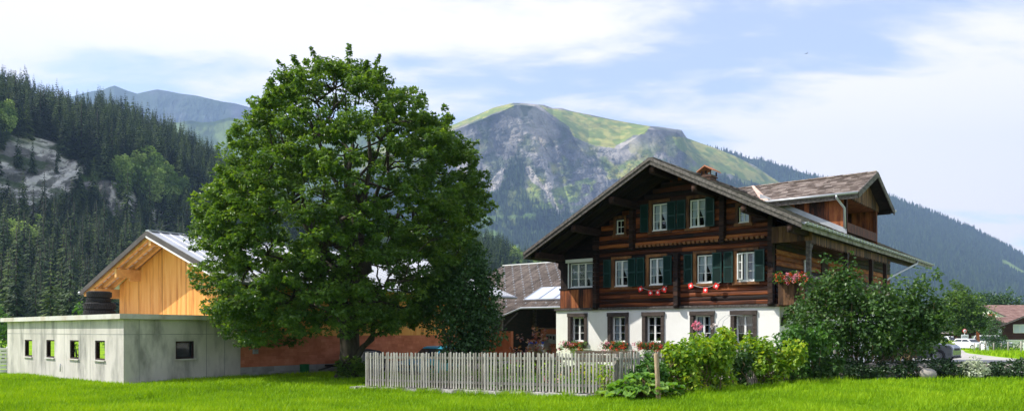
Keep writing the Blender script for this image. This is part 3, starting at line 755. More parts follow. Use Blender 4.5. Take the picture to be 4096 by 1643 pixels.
# --------------------------------------------- flower boxes (hang on the house: things of their own)
def h2w(u,v,z): return (1.96+U2[0]*u-U2[1]*v, 33.66+U2[1]*u+U2[0]*v, z)
def leafcloud(P,D,Nn,S,lobes=1,wid=.42,fold=.18):
    """P base pts, D direction, Nn normal (n,3), S size -> verts,faces"""
    D=D/np.linalg.norm(D,axis=1,keepdims=True)
    Nn=Nn-D*np.sum(Nn*D,1,keepdims=True); Nn/=np.linalg.norm(Nn,axis=1,keepdims=True)+1e-9
    T=np.cross(D,Nn); Vs=[]; n=len(P); S=S[:,None]
    angs={1:[(0,1.0)],3:[(0,1.0),(.95,.72),(-.95,.72)]}[lobes]
    for (a,l) in angs:
        d=D*math.cos(a)+T*math.sin(a); t=np.cross(d,Nn); L=S*l
        w=wid*(1 if lobes==1 else .62)
        Vs.append(np.stack([P,P+d*L*.45+t*L*w+Nn*L*fold,P+d*L,P+d*L*.45-t*L*w+Nn*L*fold],1))
    V=np.concatenate(Vs,0).reshape(-1,3); F=np.arange(len(V)).reshape(-1,4)
    return V,F
def unit(n):
    v=rng.normal(size=(n,3)); return v/np.linalg.norm(v,axis=1,keepdims=True)
def leaf_mesh(name,m,centers,radii,per,size,lobes=1,up=.7,out=.6,down=.3,parent=None,shell=.55,wid=.42,tone=None,kind=None,ctone=.35):
    """clumps of leaves round centres (n,3) with radii (n,3)"""
    centers=np.asarray(centers,float); n=len(centers); radii=np.asarray(radii,float)
    if radii.ndim==1: radii=np.repeat(radii[:,None],3,1)
    idx=np.repeat(np.arange(n),per); k=len(idx)
    u=unit(k); r=shell+(1-shell)*rng.random(k)**.6
    P=centers[idx]+u*radii[idx]*r[:,None]
    D=u*out+unit(k)*.55+np.array([0,0,-down]); Nn=u*.5+unit(k)*.45+np.array([0,0,up])
    V,F=leafcloud(P,D,Nn,size*rng.uniform(.65,1.25,k),lobes,wid)
    ct=rng.random(n); tn=np.clip(ct[idx]*ctone+rng.random(k)*(1-ctone),0,1); tn=np.tile(tn,lobes)
    return np_mesh(name,V,F,m,tone=tn,parent=parent,kind=kind)
def flowerbox(label,c,length,ax,cols,seed,box=True):
    """c world centre, ax world unit vec along box"""
    t=thing('flower_box',label,'flower box',c,0,'geranium boxes on the chalet')
    ax=np.array([ax[0],ax[1],0]); nr=np.array([ax[1],-ax[0],0])
    if box:
        mb=MB(); mb.obox((0,0,-.08),tuple(ax),tuple(nr),(0,0,1),length/2,.09,.085); mb.build('planter',M['planter'],t)
    n=int(length*40); cs=np.outer(rng.uniform(-.5,.5,n)*length*1.05,ax)+np.outer(rng.uniform(-.02,.20,n),nr); cs[:,2]=rng.uniform(-.18,.12,n)
    leaf_mesh('foliage',M['green'],cs,np.full(n,.08),16,.055,1,parent=t,wid=.5)
    for (mname,frac) in cols:
        a,b=frac; k=int(length*(b-a)*26)+3
        cs=np.outer(rng.uniform(a-.5,b-.5,k)*length*1.1,ax)+np.outer(rng.uniform(.06,.26,k),nr); cs[:,2]=rng.uniform(-.26,.10,k)
        leaf_mesh('blossoms',M[mname],cs,np.full(k,.04),13,.038,1,up=.2,out=1,down=0,parent=t,wid=.6,shell=.8)
    return t
H_=(U2[0],U2[1])
boxes=[('flower box of pink and orange geraniums under the ground floor window nearest the shed',cent[0],[('pet_pink',(-.1,.55)),('pet_red',(.45,1.0))]),
 ('flower box of sparse pink and scarlet geraniums, second from the shed',cent[1],[('pet_white',(-.1,.12)),('pet_pink',(.1,.5)),('pet_red',(.45,1.0))]),
 ('flower box full of red geraniums under the middle ground floor window',cent[2],[('pet_pink',(-.1,.25)),('pet_red',(.1,1.0))]),
 ('flower box of orange geraniums under the ground floor window behind the climbing rose',cent[4],[('pet_red',(0,1.0))])]
for l,c,cc in boxes: flowerbox(l,h2w(c,-.22,1.0),1.1,H_,cc,1)
flowerbox('flower box of red and pink geraniums on the front rail of the side gallery',h2w(10.5,-.42,3.50),1.05,H_,[('pet_red',(0,1)),('pet_pink',(.3,1))],2)
flowerbox('flower box of crimson and pink geraniums on the long rail of the side gallery',h2w(11.2,2.2,3.55),1.6,(.631,.776),[('pet_red',(0,1)),('pet_pink',(.5,1))],2)
# hanging basket by the side wall
t=thing('hanging_basket','small round basket of orange flowers hanging at the white side wall','basket',h2w(10.25,2.2,1.45))
mb=MB(); mb.lathe([(.01,-.2),(.12,-.15),(.17,-.02),(.18,0)],n=14); mb.tube([(-.17,0,0),(0,0,.45),(.17,0,0)],.006,4); mb.build('bowl',M['planter'],t)
leaf_mesh('blossoms',M['pet_red'],unit(16)*[.15,.15,.1],np.full(16,.07),16,.05,parent=t)

# bunting
def bunting(label,u0,u1,zz0,zz1,flags):
    t=thing('bunting',label,'bunting',h2w(u0,-.16,0),HR)
    L=u1-u0; f=lambda s:(L*s,0,zz0+(zz1-zz0)*s-.16*math.sin(PI*s)**1)
    mb=MB(); mb.tube([f(s/14) for s in range(15)],.006,4); mb.build('string',M['white'],t)
    for s,rot in flags:
        x,_,z=f(s); w=.20
        fb=MB(); fb.box(-w/2,w/2,-.004,.004,-w*1.05,0); fl=fb.build('flag',M['red'],t); fl.location=(x,-.012,z); fl.rotation_euler=(0,rot,random.uniform(-.2,.2))
        cb=MB(); cb.tone=.5; a=w*.27; b=w*.085; c=-w*.52
        cb.prism([(-b,c-a),(b,c-a),(b,c-b),(a,c-b),(a,c+b),(b,c+b),(b,c+a),(-b,c+a),(-b,c+b),(-a,c+b),(-a,c-b),(-b,c-b)],-.007,.007,.5)
        cb.build('cross',M['crosswhite'],fl)
bunting('flag string with three open red flags, below the second log wall window pair',4.35,5.52,3.34,3.36,[(.06,1.2),(.36,-.12),(.66,.06),(.93,.35)])
bunting('flag string below the window left of the open one, two red flags hanging open',6.55,7.75,3.38,3.42,[(.06,1.3),(.50,.1),(.90,.5)])
# ================================================================== BARN
B0=(-10.34,28.9); BD=(.616,.788); BR=math.atan2(BD[1],BD[0])
barn=thing('barn','new barn with bright timber gable, grey ribbed metal roof and red block base','barn',(B0[0],B0[1],0),BR)
# local: x along the long wall, y to the left/back (gable runs along y 0..9.8)
GW=9.8; BL=14.9; EZ=3.35; RZ=5.60
slope_b=(RZ-EZ)/(GW/2+1.25)
bz=lambda y: RZ-slope_b*abs(y-GW/2)
mb=MB(); y=0.0
while y<GW-.01:
    w=min(random.choice((.16,.18,.2)),GW-y)
    seam=.012 if int(y/.18)%9 else .03
    zt0=bz(y)-.12; zt1=bz(y+w)-.12
    poly=[(y+.002,1.0),(y+w-.002,1.0),(y+w-.002,zt1),(y+.002,zt0)]
    if y<GW/2<y+w: poly=[(y+.002,1.0),(y+w-.002,1.0),(y+w-.002,zt1),(GW/2,RZ-.12),(y+.002,zt0)]
    mb.prism(poly,-.0-random.uniform(0,.004),.06,None,'yz'); y+=w
mb.build('gable_wall',M['timber'],barn)
for y in (1.9,3.95,5.9,7.95):
    mb=MB(); mb.box(-.012,-.0045,y-.008,y+.008,1.0,bz(y)-.15,.1); mb.build('board_joint',M['dark'],barn)
mb=MB(); x=0
while x<BL:
    w=random.choice((.16,.18,.2)); w=min(w,BL-x)
    mb.box(x+.002,x+w-.002,-.0,.06,1.37,3.62); x+=w
for x in (.08,5.2,10.3,14.8): mb.box(x-.07,x+.07,-.03,-.005,1.37,3.62,.8)
mb.build('side_boards',M['timber'],barn)
mb=MB(); 
for i in range(9):
    z=.20+i*.13; x=-.2 if i%2 else 0.0
    x=0-(i%2)*.2
    while x<BL:
        a=max(0,x);b=min(BL,x+.395); mb.box(a,b,.03,.25,z,z+.125); x+=.4
mb.box(0,BL,.035,.24,.19,1.37,.15)
mb.build('red_base',M['redblock'],barn)
mb=MB()
for i in range(3):
    x=-(i%2)*.25
    while x<BL:
        a=max(0,x);b=min(BL,x+.49); mb.box(a,b,-.01,.24,-.42+i*.205,-.42+i*.205+.2); x+=.5
mb.build('block_plinth',M['greyblock'],barn)
mb=MB(); mb.box(.06,.12,.3,GW,-.4,1.0,.3); mb.box(0,BL,GW-.1,GW,-.4,3.4,.4); mb.prism([(0.1,-.4),(GW-.1,-.4),(GW-.1,EZ),(GW/2,RZ-.2),(.1,EZ)],BL-.1,BL,.4,'yz'); mb.build('rear_walls',M['timber'],barn)
OH=1.15
mb=MB(); 
for sg in (-1,1):
    ye=GW/2+sg*(GW/2+1.25)
    P=lambda x,t,o,sg=sg: (x,GW/2+sg*t,RZ-slope_b*t+o)
    T=GW/2+1.25
    mb.add([P(-OH,0,.05),P(BL+.6,0,.05),P(BL+.6,T,.05),P(-OH,T,.05),P(-OH,0,0),P(BL+.6,0,0),P(BL+.6,T,0),P(-OH,T,0)],[(0,1,2,3),(7,6,5,4),(0,3,7,4),(1,5,6,2),(3,2,6,7)],.5)
    x=-OH+.02
    while x<BL+.6:
        a,b=P(x,0.05,.065),P(x,T,.065); mb.beam(a,b,.035,.05,tone=.9); x+=.42
mb.beam((-OH,GW/2,RZ+.07),(BL+.6,GW/2,RZ+.07),.26,.05,tone=.7)
mb.build('metal_roof',M['metalroof'],barn)
mb=MB()
for sg in (-1,1):
    T=GW/2+1.25
    a=(-OH-.02,GW/2,RZ-.05); b=(-OH-.02,GW/2+sg*(T+.02),RZ-slope_b*T-.05)
    mb.mi=0; mb.beam(a,b,.05,.20,tone=.5)
    if sg==-1: mb.mi=1; mb.beam((-OH-.05,GW/2,RZ-.19),(-OH-.05,GW/2+sg*(T+.02),RZ-slope_b*T-.19),.03,.06,tone=.5); mb.mi=0
mb.build('verge_board',[M['darkmetal'],M['white']],barn)
mb=MB()
for sg in (-1,1):
    T=GW/2+1.25
    mb.add([(-OH+.02,GW/2,RZ-.03),(.0,GW/2,RZ-.03),(.0,GW/2+sg*T,RZ-slope_b*T-.03),(-OH+.02,GW/2+sg*T,RZ-slope_b*T-.03)],[(0,1,2,3)],.5)
mb.build('soffit_boards',M['underlay'],barn)
mb=MB()
for sg in (-1,1):
    T=GW/2+1.2
    for x in (-1.0,-.62,-.22):
        mb.beam((x,GW/2,RZ-.13),(x,GW/2+sg*T,RZ-slope_b*T-.13),.12,.18)
    k=.35
    while k<T:
        z=RZ-slope_b*k-.045; mb.beam((-OH+.03,GW/2+sg*k,z),(0,GW/2+sg*k,z),.05,.04); k+=.42
mb.build('rafters',M['glulam'],barn)
for y,z,h in ((GW/2,RZ-.38,.3),(GW/2+3.0,bz(GW/2+3.0)-.42,.36),(GW/2+5.1,bz(GW/2+5.1)-.40,.30),(GW/2-3.0,bz(GW/2-3)-.42,.36),(GW/2-4.9,bz(GW/2-4.9)-.4,.3)):
    mb=MB(); mb.beam((-1.05,y,z),(.3,y,z),.18,h); mb.beam((-.45,y,z-h*.5-.06),(.2,y,z-h*.5-.06),.16,.14); mb.build('purlin',M['glulam'],barn)
mb=MB(); mb.tube([(-OH-.1,GW/2+6.2,bz(GW/2+6.2)-.02),(BL,GW/2+6.2,bz(GW/2+6.2)-.02)],.06,8); mb.tube([(-OH-.1,-1.32,bz(-1.28)-.02),(BL+.6,-1.32,bz(-1.28)-.02)],.06,8); mb.build('gutter',M['zinc'],barn)
# small socket box on the red wall
def b2w(x,y,z): return (B0[0]+BD[0]*x-BD[1]*y, B0[1]+BD[1]*x+BD[0]*y, z)
t=thing('socket_box','small grey electrical box mounted on the red block wall beside the concrete corner','electrical box',b2w(.62,-.0,.78),BR)
mb=MB(); mb.bevbox(-.10,.10,-.10,.02,-.09,.09,.012); mb.box(-.07,.07,-.115,-.10,-.06,.0); mb.build('housing',M['greyblock'],t)
mb=MB(); mb.tube([(0,.0,.08),(0,-.01,.35)],.008,5); mb.build('cable',M['black'],t)

# ================================================================== CONCRETE SHED
A=(-12.69,24.8); CL=12.83; CE=(.497,.867); CDl=(-.742,.671)
ang=math.atan2(-CDl[1],-CDl[0])
cs=thing('concrete_shed','low flat roofed raw concrete building with small square windows in front of the barn','concrete building',(A[0],A[1],0))
def cw(s,e,z): return (CDl[0]*s+CE[0]*e, CDl[1]*s+CE[1]*e, z)
wn=[(1.60,2.50,.58,1.25),(4.09,5.0,.56,1.24),(6.70,7.65,.54,1.23),(9.40,10.38,.52,1.21)]
mb=MB(); mb.tone=.6
wall_grid(mb,0,CL,-.6,1.97,wn,lambda a,z,d:cw(a,d,z),.13)
wall_grid(mb,.0,4.73,-.6,1.97,[(1.93,2.68,.60,1.22)],lambda a,z,d:cw(d+.001,a+.001,z),.25)
wall_grid(mb,9.9,CL,-.6,1.97,[(9.95,12.75,.1,1.85)],lambda a,z,d:cw(a,4.73-d,z),.25)
wall_grid(mb,.25,4.73,-.6,1.97,[(.35,4.68,.0,1.9)],lambda a,z,d:cw(CL-.001-d,a,z),.25)
mb.build('wall',M['concrete'],cs)
# formwork joints
mb=MB(); mb.tone=.2
for s in (.55,2.95,4.3 if False else 5.6,8.2,10.9,12.3): mb.add([cw(s-.012,-.003,-.5),cw(s+.012,-.003,-.5),cw(s+.012,-.003,1.95),cw(s-.012,-.003,1.95)],[(0,1,2,3)])
mb.add([cw(0,-.004,1.455),cw(CL,-.004,1.455),cw(CL,-.004,1.475),cw(0,-.004,1.475)],[(0,1,2,3)])
for e in (.55,3.2,4.0): mb.add([cw(-.003,e-.012,-.5),cw(-.003,e+.012,-.5),cw(-.003,e+.012,1.95),cw(-.003,e-.012,1.95)],[(0,1,2,3)])
mb.add([cw(-.004,0,1.455),cw(-.004,4.73,1.455),cw(-.004,4.73,1.475),cw(-.004,0,1.475)],[(0,1,2,3)])
mb.build('formwork_joints',M['greyblock'],cs)
mb=MB()
def slab(s0,s1,e0,e1,z0,z1): 
    q=[cw(s0,e0,z0),cw(s1,e0,z0),cw(s1,e1,z0),cw(s0,e1,z0),cw(s0,e0,z1),cw(s1,e0,z1),cw(s1,e1,z1),cw(s0,e1,z1)]
    mb.add(q,[(0,3,2,1),(4,5,6,7),(0,1,5,4),(1,2,6,5),(2,3,7,6),(3,0,4,7)],.6)
for s0,s1 in ((-.16,4.27),(4.275,8.6),(8.605,CL+.35)): slab(s0,s1,-.20,4.70,1.973,2.14)
mb.build('roof_slab',M['concreteedge'],cs)
for (a,b,z0,z1) in wn:
    mb=MB()
    def fb(s0,s1,e0,e1,z0_,z1_,t=.5):
        q=[cw(s0,e0,z0_),cw(s1,e0,z0_),cw(s1,e1,z0_),cw(s0,e1,z0_),cw(s0,e0,z1_),cw(s1,e0,z1_),cw(s1,e1,z1_),cw(s0,e1,z1_)]
        mb.add(q,[(0,3,2,1),(4,5,6,7),(0,1,5,4),(1,2,6,5),(2,3,7,6),(3,0,4,7)],t)
    fb(a+.002,b-.002,.02,.15,z0+.002,z0+.05); fb(a+.002,b-.002,.02,.15,z1-.05,z1-.002); fb(a+.002,a+.06,.02,.15,z0+.05,z1-.05); fb(b-.06,b-.002,.02,.15,z0+.05,z1-.05)
    fb(b-.10,b-.06,.11,.14,z0+.05,z1-.05)
    w=mb.build('window',M['dark'],cs)
    mb=MB(); fb(a-.05,b+.05,-.06,.019,z0-.045,z0-.002,.7); mb.build('sill',M['concreteedge'],w)
mb=MB(); fb(.03,.27,1.932,2.678,.602,.65); fb(.03,.27,1.932,2.678,1.17,1.218); fb(.03,.27,1.932,1.99,.65,1.17); fb(.03,.27,2.62,2.678,.65,1.17)
w=mb.build('window',M['dark'],cs,label='wide dark glazed window')
mb=MB(); q=[cw(.12,1.99,.65),cw(.12,2.62,.65),cw(.12,2.62,1.17),cw(.12,1.99,1.17)]; mb.add(q,[(0,1,2,3)],.5); mb.build('pane',M['carglass'],w)
mb=MB(); fb(-.06,.028,1.88,2.73,.555,.598,.7); mb.build('sill',M['concreteedge'],w)
mb=MB(); mb.tube([cw(5.9,-.03,-.0+.33),cw(5.9,-.05,.33),cw(5.9,-.05,.05)],.02,6); mb.build('pipe_stub',M['zinc'],cs)
# white rack at the far left corner
t=thing('white_rack','narrow white slatted crate stack at the far left corner of the concrete building','crate',(-22.62,33.75,gzf(-22.6,33.7)),ang)
mb=MB()
for i in range(7): mb.box(-.16,.16,-.2,.2,.03+i*.16,.03+i*.16+.11)
mb.box(-.15,-.11,-.19,-.15,0,1.16); mb.box(.11,.15,-.19,-.15,0,1.16); mb.box(.11,.15,.15,.19,0,1.16); mb.box(-.15,-.11,.15,.19,0,1.16); mb.build('crate',M['white'],t)
# tyres
def tyre_mesh(R,h,seed):
    mb=MB(); r=R*.62
    prof=[(r,-h*.30),(r+.04,-h*.46),(R*.90,-h*.5),(R*.985,-h*.36),(R,-h*.2),(R,h*.2),(R*.985,h*.36),(R*.90,h*.5),(r+.04,h*.46),(r,h*.30),(r,-h*.30)]
    mb.lathe(prof,n=40,tone=.4)
    for k in range(36):
        a=2*PI*k/36
        for sgn,zc in ((1,h*.18),(-1,-h*.18)):
            aa=a+(.09 if sgn>0 else 0); c=((R+.004)*math.cos(aa),(R+.004)*math.sin(aa),zc)
            mb.obox(c,(-math.sin(aa),math.cos(aa),.35*sgn),(math.cos(aa),math.sin(aa),0),(0,0,1),R*.055,.014,h*.17,.8)
    return mb
z=2.14
for i,(R,h,l,dx) in enumerate(((.57,.29,'widest black tractor tyre at the bottom of the stack on the concrete roof',0),(.57,.30,'wide black tyre second from the bottom of the stack on the concrete roof',.01),(.44,.20,'smaller black tyre second from the top of the roof stack',-.03),(.445,.27,'smaller black tyre on the very top of the roof stack, below the eave',-.01))):
    o=tyre_mesh(R,h,i).build('tyre',M['rubber'],None); o.location=(-16.85+dx,31.0,z+h/2); o.rotation_euler=(0,0,i*.7); z+=h*.985
    tag(o,l,'tyre','tyres stacked on the concrete roof')
# green barrel, wheel, dark cart
t=thing('barrel','short green plastic barrel standing against the red wall','barrel',(-8.35,30.55,gzf(-8.35,30.5)))
mb=MB(); mb.lathe([(.01,0),(.17,0),(.185,.03),(.185,.33),(.20,.36),(.20,.39),(.17,.39),(.17,.06),(.01,.05)],n=20); mb.build('shell',M['barrelgreen'],t)
t=thing('farm_cart','black tarpaulin covered cart with one small wheel parked behind the maple trunk','cart',(-7.0,31.3,gzf(-7,31.3)),BR)
mb=MB(); mb.blob((1.25,.15,.55),(1.15,.55,.42),5,16,.5,.14); mb.blob((.45,.1,.38),(.6,.42,.28),8,12,.5,.12); mb.box(-.5,2.2,-.25,.5,.28,.36,.3); mb.beam((-.5,.1,.3),(-1.1,.1,.16),.06,.06); mb.build('tarpaulin_load',M['tarp'],t)
for xx in (-.15,1.75):
    mb=MB(); mb.lathe([(.14,-.09),(.25,-.1),(.285,-.05),(.285,.05),(.25,.1),(.14,.09)],(xx,-.42,.285),'y',24); wh=mb.build('wheel',M['rubber'],t)
    mb=MB(); mb.lathe([(.01,-.05),(.06,-.09),(.06,-.03),(.13,-.02),(.14,-.085),(.15,-.085)],(xx,-.42,.285),'y',16); mb.build('rim',M['rim'],wh)
t=thing('plastic_dome','pale grey rounded plastic tank just left of the picket fence end','tank',(-5.2,27.6,gzf(-5.2,27.6)))
mb=MB(); mb.lathe([(.42,0),(.44,.5),(.40,.78),(.28,.90),(.10,.95),(.01,.955)],n=20); mb.build('tank_body',M['dome'],t)
# stones under the red wall
for i in range(26):
    s=random.uniform(.3,6.5); x,y,_=b2w(s,-.22-random.uniform(0,.35),0)
    o=MB(); o.blob((0,0,0),(random.uniform(.06,.14),random.uniform(.05,.11),random.uniform(.04,.08)),i,8,None,.2); o=o.build('stone',M['boulder'],None); o.location=(x,y,gzf(x,y)+.03)
    tag(o,'small grey stone lying in the row at the foot of the red block wall','stone','loose stones along the red barn wall')

# ================================================================== BACK SHED with tiled roof
sh=thing('milk_shed','open shed with big weathered tiled roof and pale solar panels between barn and chalet','shed',(1.69,42.0,0),HR)
rz=lambda y: 2.9+.45*y
mb=MB()
ctop=1/math.hypot(1,.45)
def shp(x,t,o): y=6.95-t*ctop; return (x,y-o*.45*ctop,rz(y)+o*ctop)
tile_roof(mb,-8.6,9.0,0,6.95/ctop,lambda a,t,o:shp(a,t,o),.27,.25,.03,.03)
# lower left lobe
tile_roof(mb,-8.6,-2.0,6.95/ctop,8.15/ctop,lambda a,t,o:shp(a,t,o),.27,.25,.03,.03)
mb.build('roof',M['tileback'],sh)
mb=MB(); mb.tone=.3
mb.add([(-8.6,6.95,rz(6.95)-.02),(9,6.95,rz(6.95)-.02),(9,0,rz(0)-.02),(-1.5,0,rz(0)-.02),(-2.05,-1.2,rz(-1.2)-.02),(-8.6,-1.2,rz(-1.2)-.02)],[(5,4,3,2,1,0)])
mb.add([(-8.6,6.95,rz(6.95)-.14),(9,6.95,rz(6.95)-.14),(9,0,rz(0)-.14),(-1.5,0,rz(0)-.14),(-2.05,-1.2,rz(-1.2)-.14),(-8.6,-1.2,rz(-1.2)-.14)],[(0,1,2,3,4,5)])
mb.add([(-8.6,6.95,rz(6.95)-.03),(9,6.95,rz(6.95)-.03),(9,13,rz(6.95)-2.7),(-8.6,13,rz(6.95)-2.7)],[(0,1,2,3)])
mb.build('roof_deck',M['soffit'],sh)
mb=MB(); mb.tone=.6
mb.beam((-8.6,6.95,rz(6.95)+.07),(9,6.95,rz(6.95)+.07),.2,.06); mb.build('ridge_cap',M['white'],sh)
mb=MB(); mb.tone=.6
mb.tube([(9,-.06,rz(0)-.05),(-1.5,-.06,rz(0)-.05),(-2.08,-1.26,rz(-1.2)-.05),(-8.6,-1.26,rz(-1.2)-.05)],.06,8); mb.build('gutter',M['zinc'],sh)
mb=MB(); mb.tone=.9
r=0
for yy in np.arange(-.9,6.7,.42):
    for xx in np.arange(-8.3+(r%2)*.35,8.8,.72):
        if yy<0 and xx>-2.2: continue
        mb.obox((xx,yy,rz(yy)+.07),(1,0,0),(0,1,.45),(0,-.45,1),.035,.05,.035)
    r+=1
mb.build('snow_guards',M['zinc'],sh,kind='stuff')
mb=MB(); x=-8.6
while x<9:
    y0=0 if x>-1.45 else -1.2
    if -2.05<x<=-1.45: y0=-1.2+(x+2.05)*2
    a=(x,6.9,rz(6.9)+.035);b=(x,y0,rz(y0)+.035); mb.beam(a,b,.055,.05); x+=.17
mb.build('roof_ribs',M['tileback'],sh)
for i in range(4):
    x0=-1.9+i*1.08; mb=MB(); mb.tone=.5
    Pq=lambda x,y,o:(x,y-o*.41,rz(y)+o*.91)
    vs=[Pq(x0,.75,.06),Pq(x0+1.04,.75,.06),Pq(x0+1.04,2.5,.06),Pq(x0,2.5,.06),Pq(x0,.75,.13),Pq(x0+1.04,.75,.13),Pq(x0+1.04,2.5,.13),Pq(x0,2.5,.13)]
    mb.add(vs,[(4,5,6,7),(0,1,5,4),(1,2,6,5),(2,3,7,6),(3,0,4,7)]); p=mb.build('solar_panel',M['solar'],sh)
    mb=MB(); mb.tone=.9
    for (a,b) in ((4,5),(5,6),(6,7),(7,4)): mb.beam(vs[a],vs[b],.05,.05)
    mb.build('panel_frame',M['zinc'],p)
mb=MB(); mb.box(-8.6,9,4.0,4.1,-.5,rz(4)-.1,.2); mb.build('rear_wall',M['dark'],sh)
mb=MB(); mb.box(-8.6,-2.0,-.3,-.1,-.6,1.55,.5); mb.box(-2.0,9,2.5,2.6,-.6,1.72,.3); mb.build('low_wall',M['redblock'],sh)
mb=MB(); mb.box(-2.6,9,2.42,2.5,1.68,1.76,.9)
for x in (-2.0,.3,2.6): mb.beam((x,1.9,-.5),(x,1.9,rz(1.9)-.1),.16,.16,(0,1,0))
mb.beam((-2.2,-.9,1.6),(-2.2,-.9,rz(-.9)-.1),.14,.14,(0,1,0)); mb.beam((-2.2,-.9,1.7),(-1.6,-.2,2.6),.08,.08)
mb.build('posts_and_rail',M['barge'],sh)
mb=MB(); mb.box(.9,1.6,2.38,2.42,.2,1.5,.8); mb.build('brown_panel',M['plankgrey'],sh)
def s2w(x,y,z): return (1.69+U2[0]*x-U2[1]*y,42+U2[1]*x+U2[0]*y,z)
t=thing('cooling_tank','stainless steel milk cooling tank with blue strip inside the open shed','tank',s2w(-.9,.9,0),HR)
mb=MB(); mb.lathe([(.01,-.62),(.3,-.60),(.44,-.52),(.46,-.4),(.46,.4),(.44,.52),(.3,.60),(.01,.62)],(0,0,.55),'x',24)
for x in (-.4,.4): mb.beam((x,-.3,-.2),(x,-.3,.3),.05,.05); mb.beam((x,.3,-.2),(x,.3,.3),.05,.05)
tk=mb.build('tank_shell',M['steel'],t)
mb=MB(); mb.obox((0,-.33,.90),(1,0,0),(0,1,1),(0,-1,1),.55,.05,.012); mb.build('blue_strip',M['bluepanel'],t)
mb=MB(); mb.tube([(0,-.35,.9),(.12,-.5,.75),(.15,-.52,.5),(.3,-.5,.3)],.025,6); mb.lathe([(.01,.0),(.07,.0),(.07,.16),(.01,.17)],(.1,0,.98),'z',10); mb.build('hose',M['black'],t)
t=thing('control_panel','pale control cabinet with dials on the back wall above the cooling tank','control panel',s2w(-.95,2.36,1.1),HR)
mb=MB(); mb.bevbox(-.5,.5,-.12,.0,-.28,.28,.02); mb.build('cabinet',M['greyblock'],t)
mb=MB()
for i in range(4): mb.box(-.42+i*.22,-.28+i*.22,-.135,-.12,.02 if i%2 else -.05,.18)
mb.build('dials',M['black'],t)
t=thing('canister','small red gas canister standing on the shed rail','canister',s2w(.35,2.3,.75),HR)
mb=MB(); mb.lathe([(.01,0),(.09,0),(.09,.4),(.06,.5),(.03,.53),(.03,.6),(.01,.6)],n=14); mb.box(-.1,.1,-.1,.1,-.04,0); mb.build('cylinder_body',M['redvan'],t)

# ================================================================== PICKET FENCES
def picket_mesh(i):
    mb=MB(); mb.tone=random.random(); w=.042; h=.97+random.uniform(-.015,.01)
    b=random.uniform(-.008,.008)
    pts=[(-w/2,0),(w/2,0),(w/2+b,h-.02)]+[(b+w/2*math.cos(a),h-.02+.022*math.sin(a)) for a in np.linspace(.3,PI-.3,4)]+[(-w/2+b,h-.02)]
    mb.prism(pts,-.012,.012,None); return mb
def fence(label,P0,P1,zb0,zb1,n,name='picket_fence'):
    d=Vector((P1[0]-P0[0],P1[1]-P0[1],0)); L=d.length; rz_=math.atan2(d.y,d.x)
    t=thing(name,label,'fence',(P0[0],P0[1],0),rz_,'weathered picket fences round the garden')
    meshes=[]
    for i in range(n):
        s=L*(i+.5)/n
        if len(meshes)<16:
            o=picket_mesh(i).build('picket',M['fence'],t); meshes.append(o)
        else:
            o=random.choice(meshes).copy(); col.objects.link(o)
        o.location=(s+random.uniform(-.006,.006),-.03,zb0+(zb1-zb0)*s/L+random.uniform(-.018,.012)); o.rotation_euler=(random.uniform(-.01,.01),random.uniform(-.022,.022) if random.random()<.85 else random.uniform(-.05,.05),0)
    for h in (.17,.82):
        mb=MB(); mb.beam((0,.012,zb0+h),(L,.012,zb1+h),.05,.065,tone=.6); mb.build('rail',M['fence'],t)
    for k in range(int(L/2)+1):
        s=min(L-.05,k*2.0+.05); zb=zb0+(zb1-zb0)*s/L
        mb=MB(); mb.box(s-.04,s+.04,.04,.12,zb-.25,zb+.93); mb.build('fence_post',M['fence'],t)
    return t
FA=(-4.24,22.0); FB=(2.47,18.0); FC=(7.6,21.5)
fence('long grey picket fence on the low stone wall, facing the meadow',FA,FB,.0,.10,86)
fence('shaded side run of grey picket fence behind the raspberry bushes',(FB[0]+.03,FB[1]+.06),FC,.11,.12,66)
mb=MB()
d=Vector((FB[0]-FA[0],FB[1]-FA[1],0)); L=d.length; s=-.35
gw=thing('low_wall','low old lichen stained stone wall under the long picket fence','wall',(FA[0],FA[1],0),math.atan2(d.y,d.x))
while s<L+.25:
    w=random.uniform(.5,1.3); w=min(w,L+.3-s); f=(s+w/2)/L
    zt=-.005+.10*f+random.uniform(-.02,.0); zb=-.35+.1*f
    y0=-.16-random.uniform(0,.03) - (.10 if s<.3 else 0)
    n=5; q=[]
    for k in range(n+1):
        x=s+w*k/n; q.append((x,y0+random.uniform(-.015,.015),zt+random.uniform(-.02,.008)))
    vs=q+[(x,y-.03,zb) for x,y,z in q]+[(x,.16,zt) for x,y,z in q]
    mb.add(vs,[(i,n+1+i,n+2+i,i+1) for i in range(n)]+[(2*(n+1)+i,i,i+1,2*(n+1)+i+1) for i in range(n)],random.random()); 
    mb.add([vs[0],vs[n+1],(s,.16,zb),vs[2*(n+1)]],[(0,3,2,1)]); mb.add([vs[n],vs[2*n+1],(s+w,.16,zb),vs[3*n+2]],[(0,1,2,3)])
    s+=w+.004
mb.build('masonry',M['stone'],gw)
# two stakes
def stake(label,x,y,h,r,lean,m):
    t=thing('wooden_stake',label,'post',(x,y,gzf(x,y)))
    mb=MB(); mb.tube([(0,0,-.15),(lean*.5,0,h*.5),(lean,0,h-.02),(lean,0,h)],[r,r,r*.95,r*.8],10,.5); mb.build('stake',m,t); return t
stake('thick wooden stake at the rhubarb near the fence corner',3.24,16.75,1.07,.052,-.06,M['post'])
stake('slender grey stake left of the stone hedge bank',9.25,21.75,1.02,.035,.0,M['fence'])

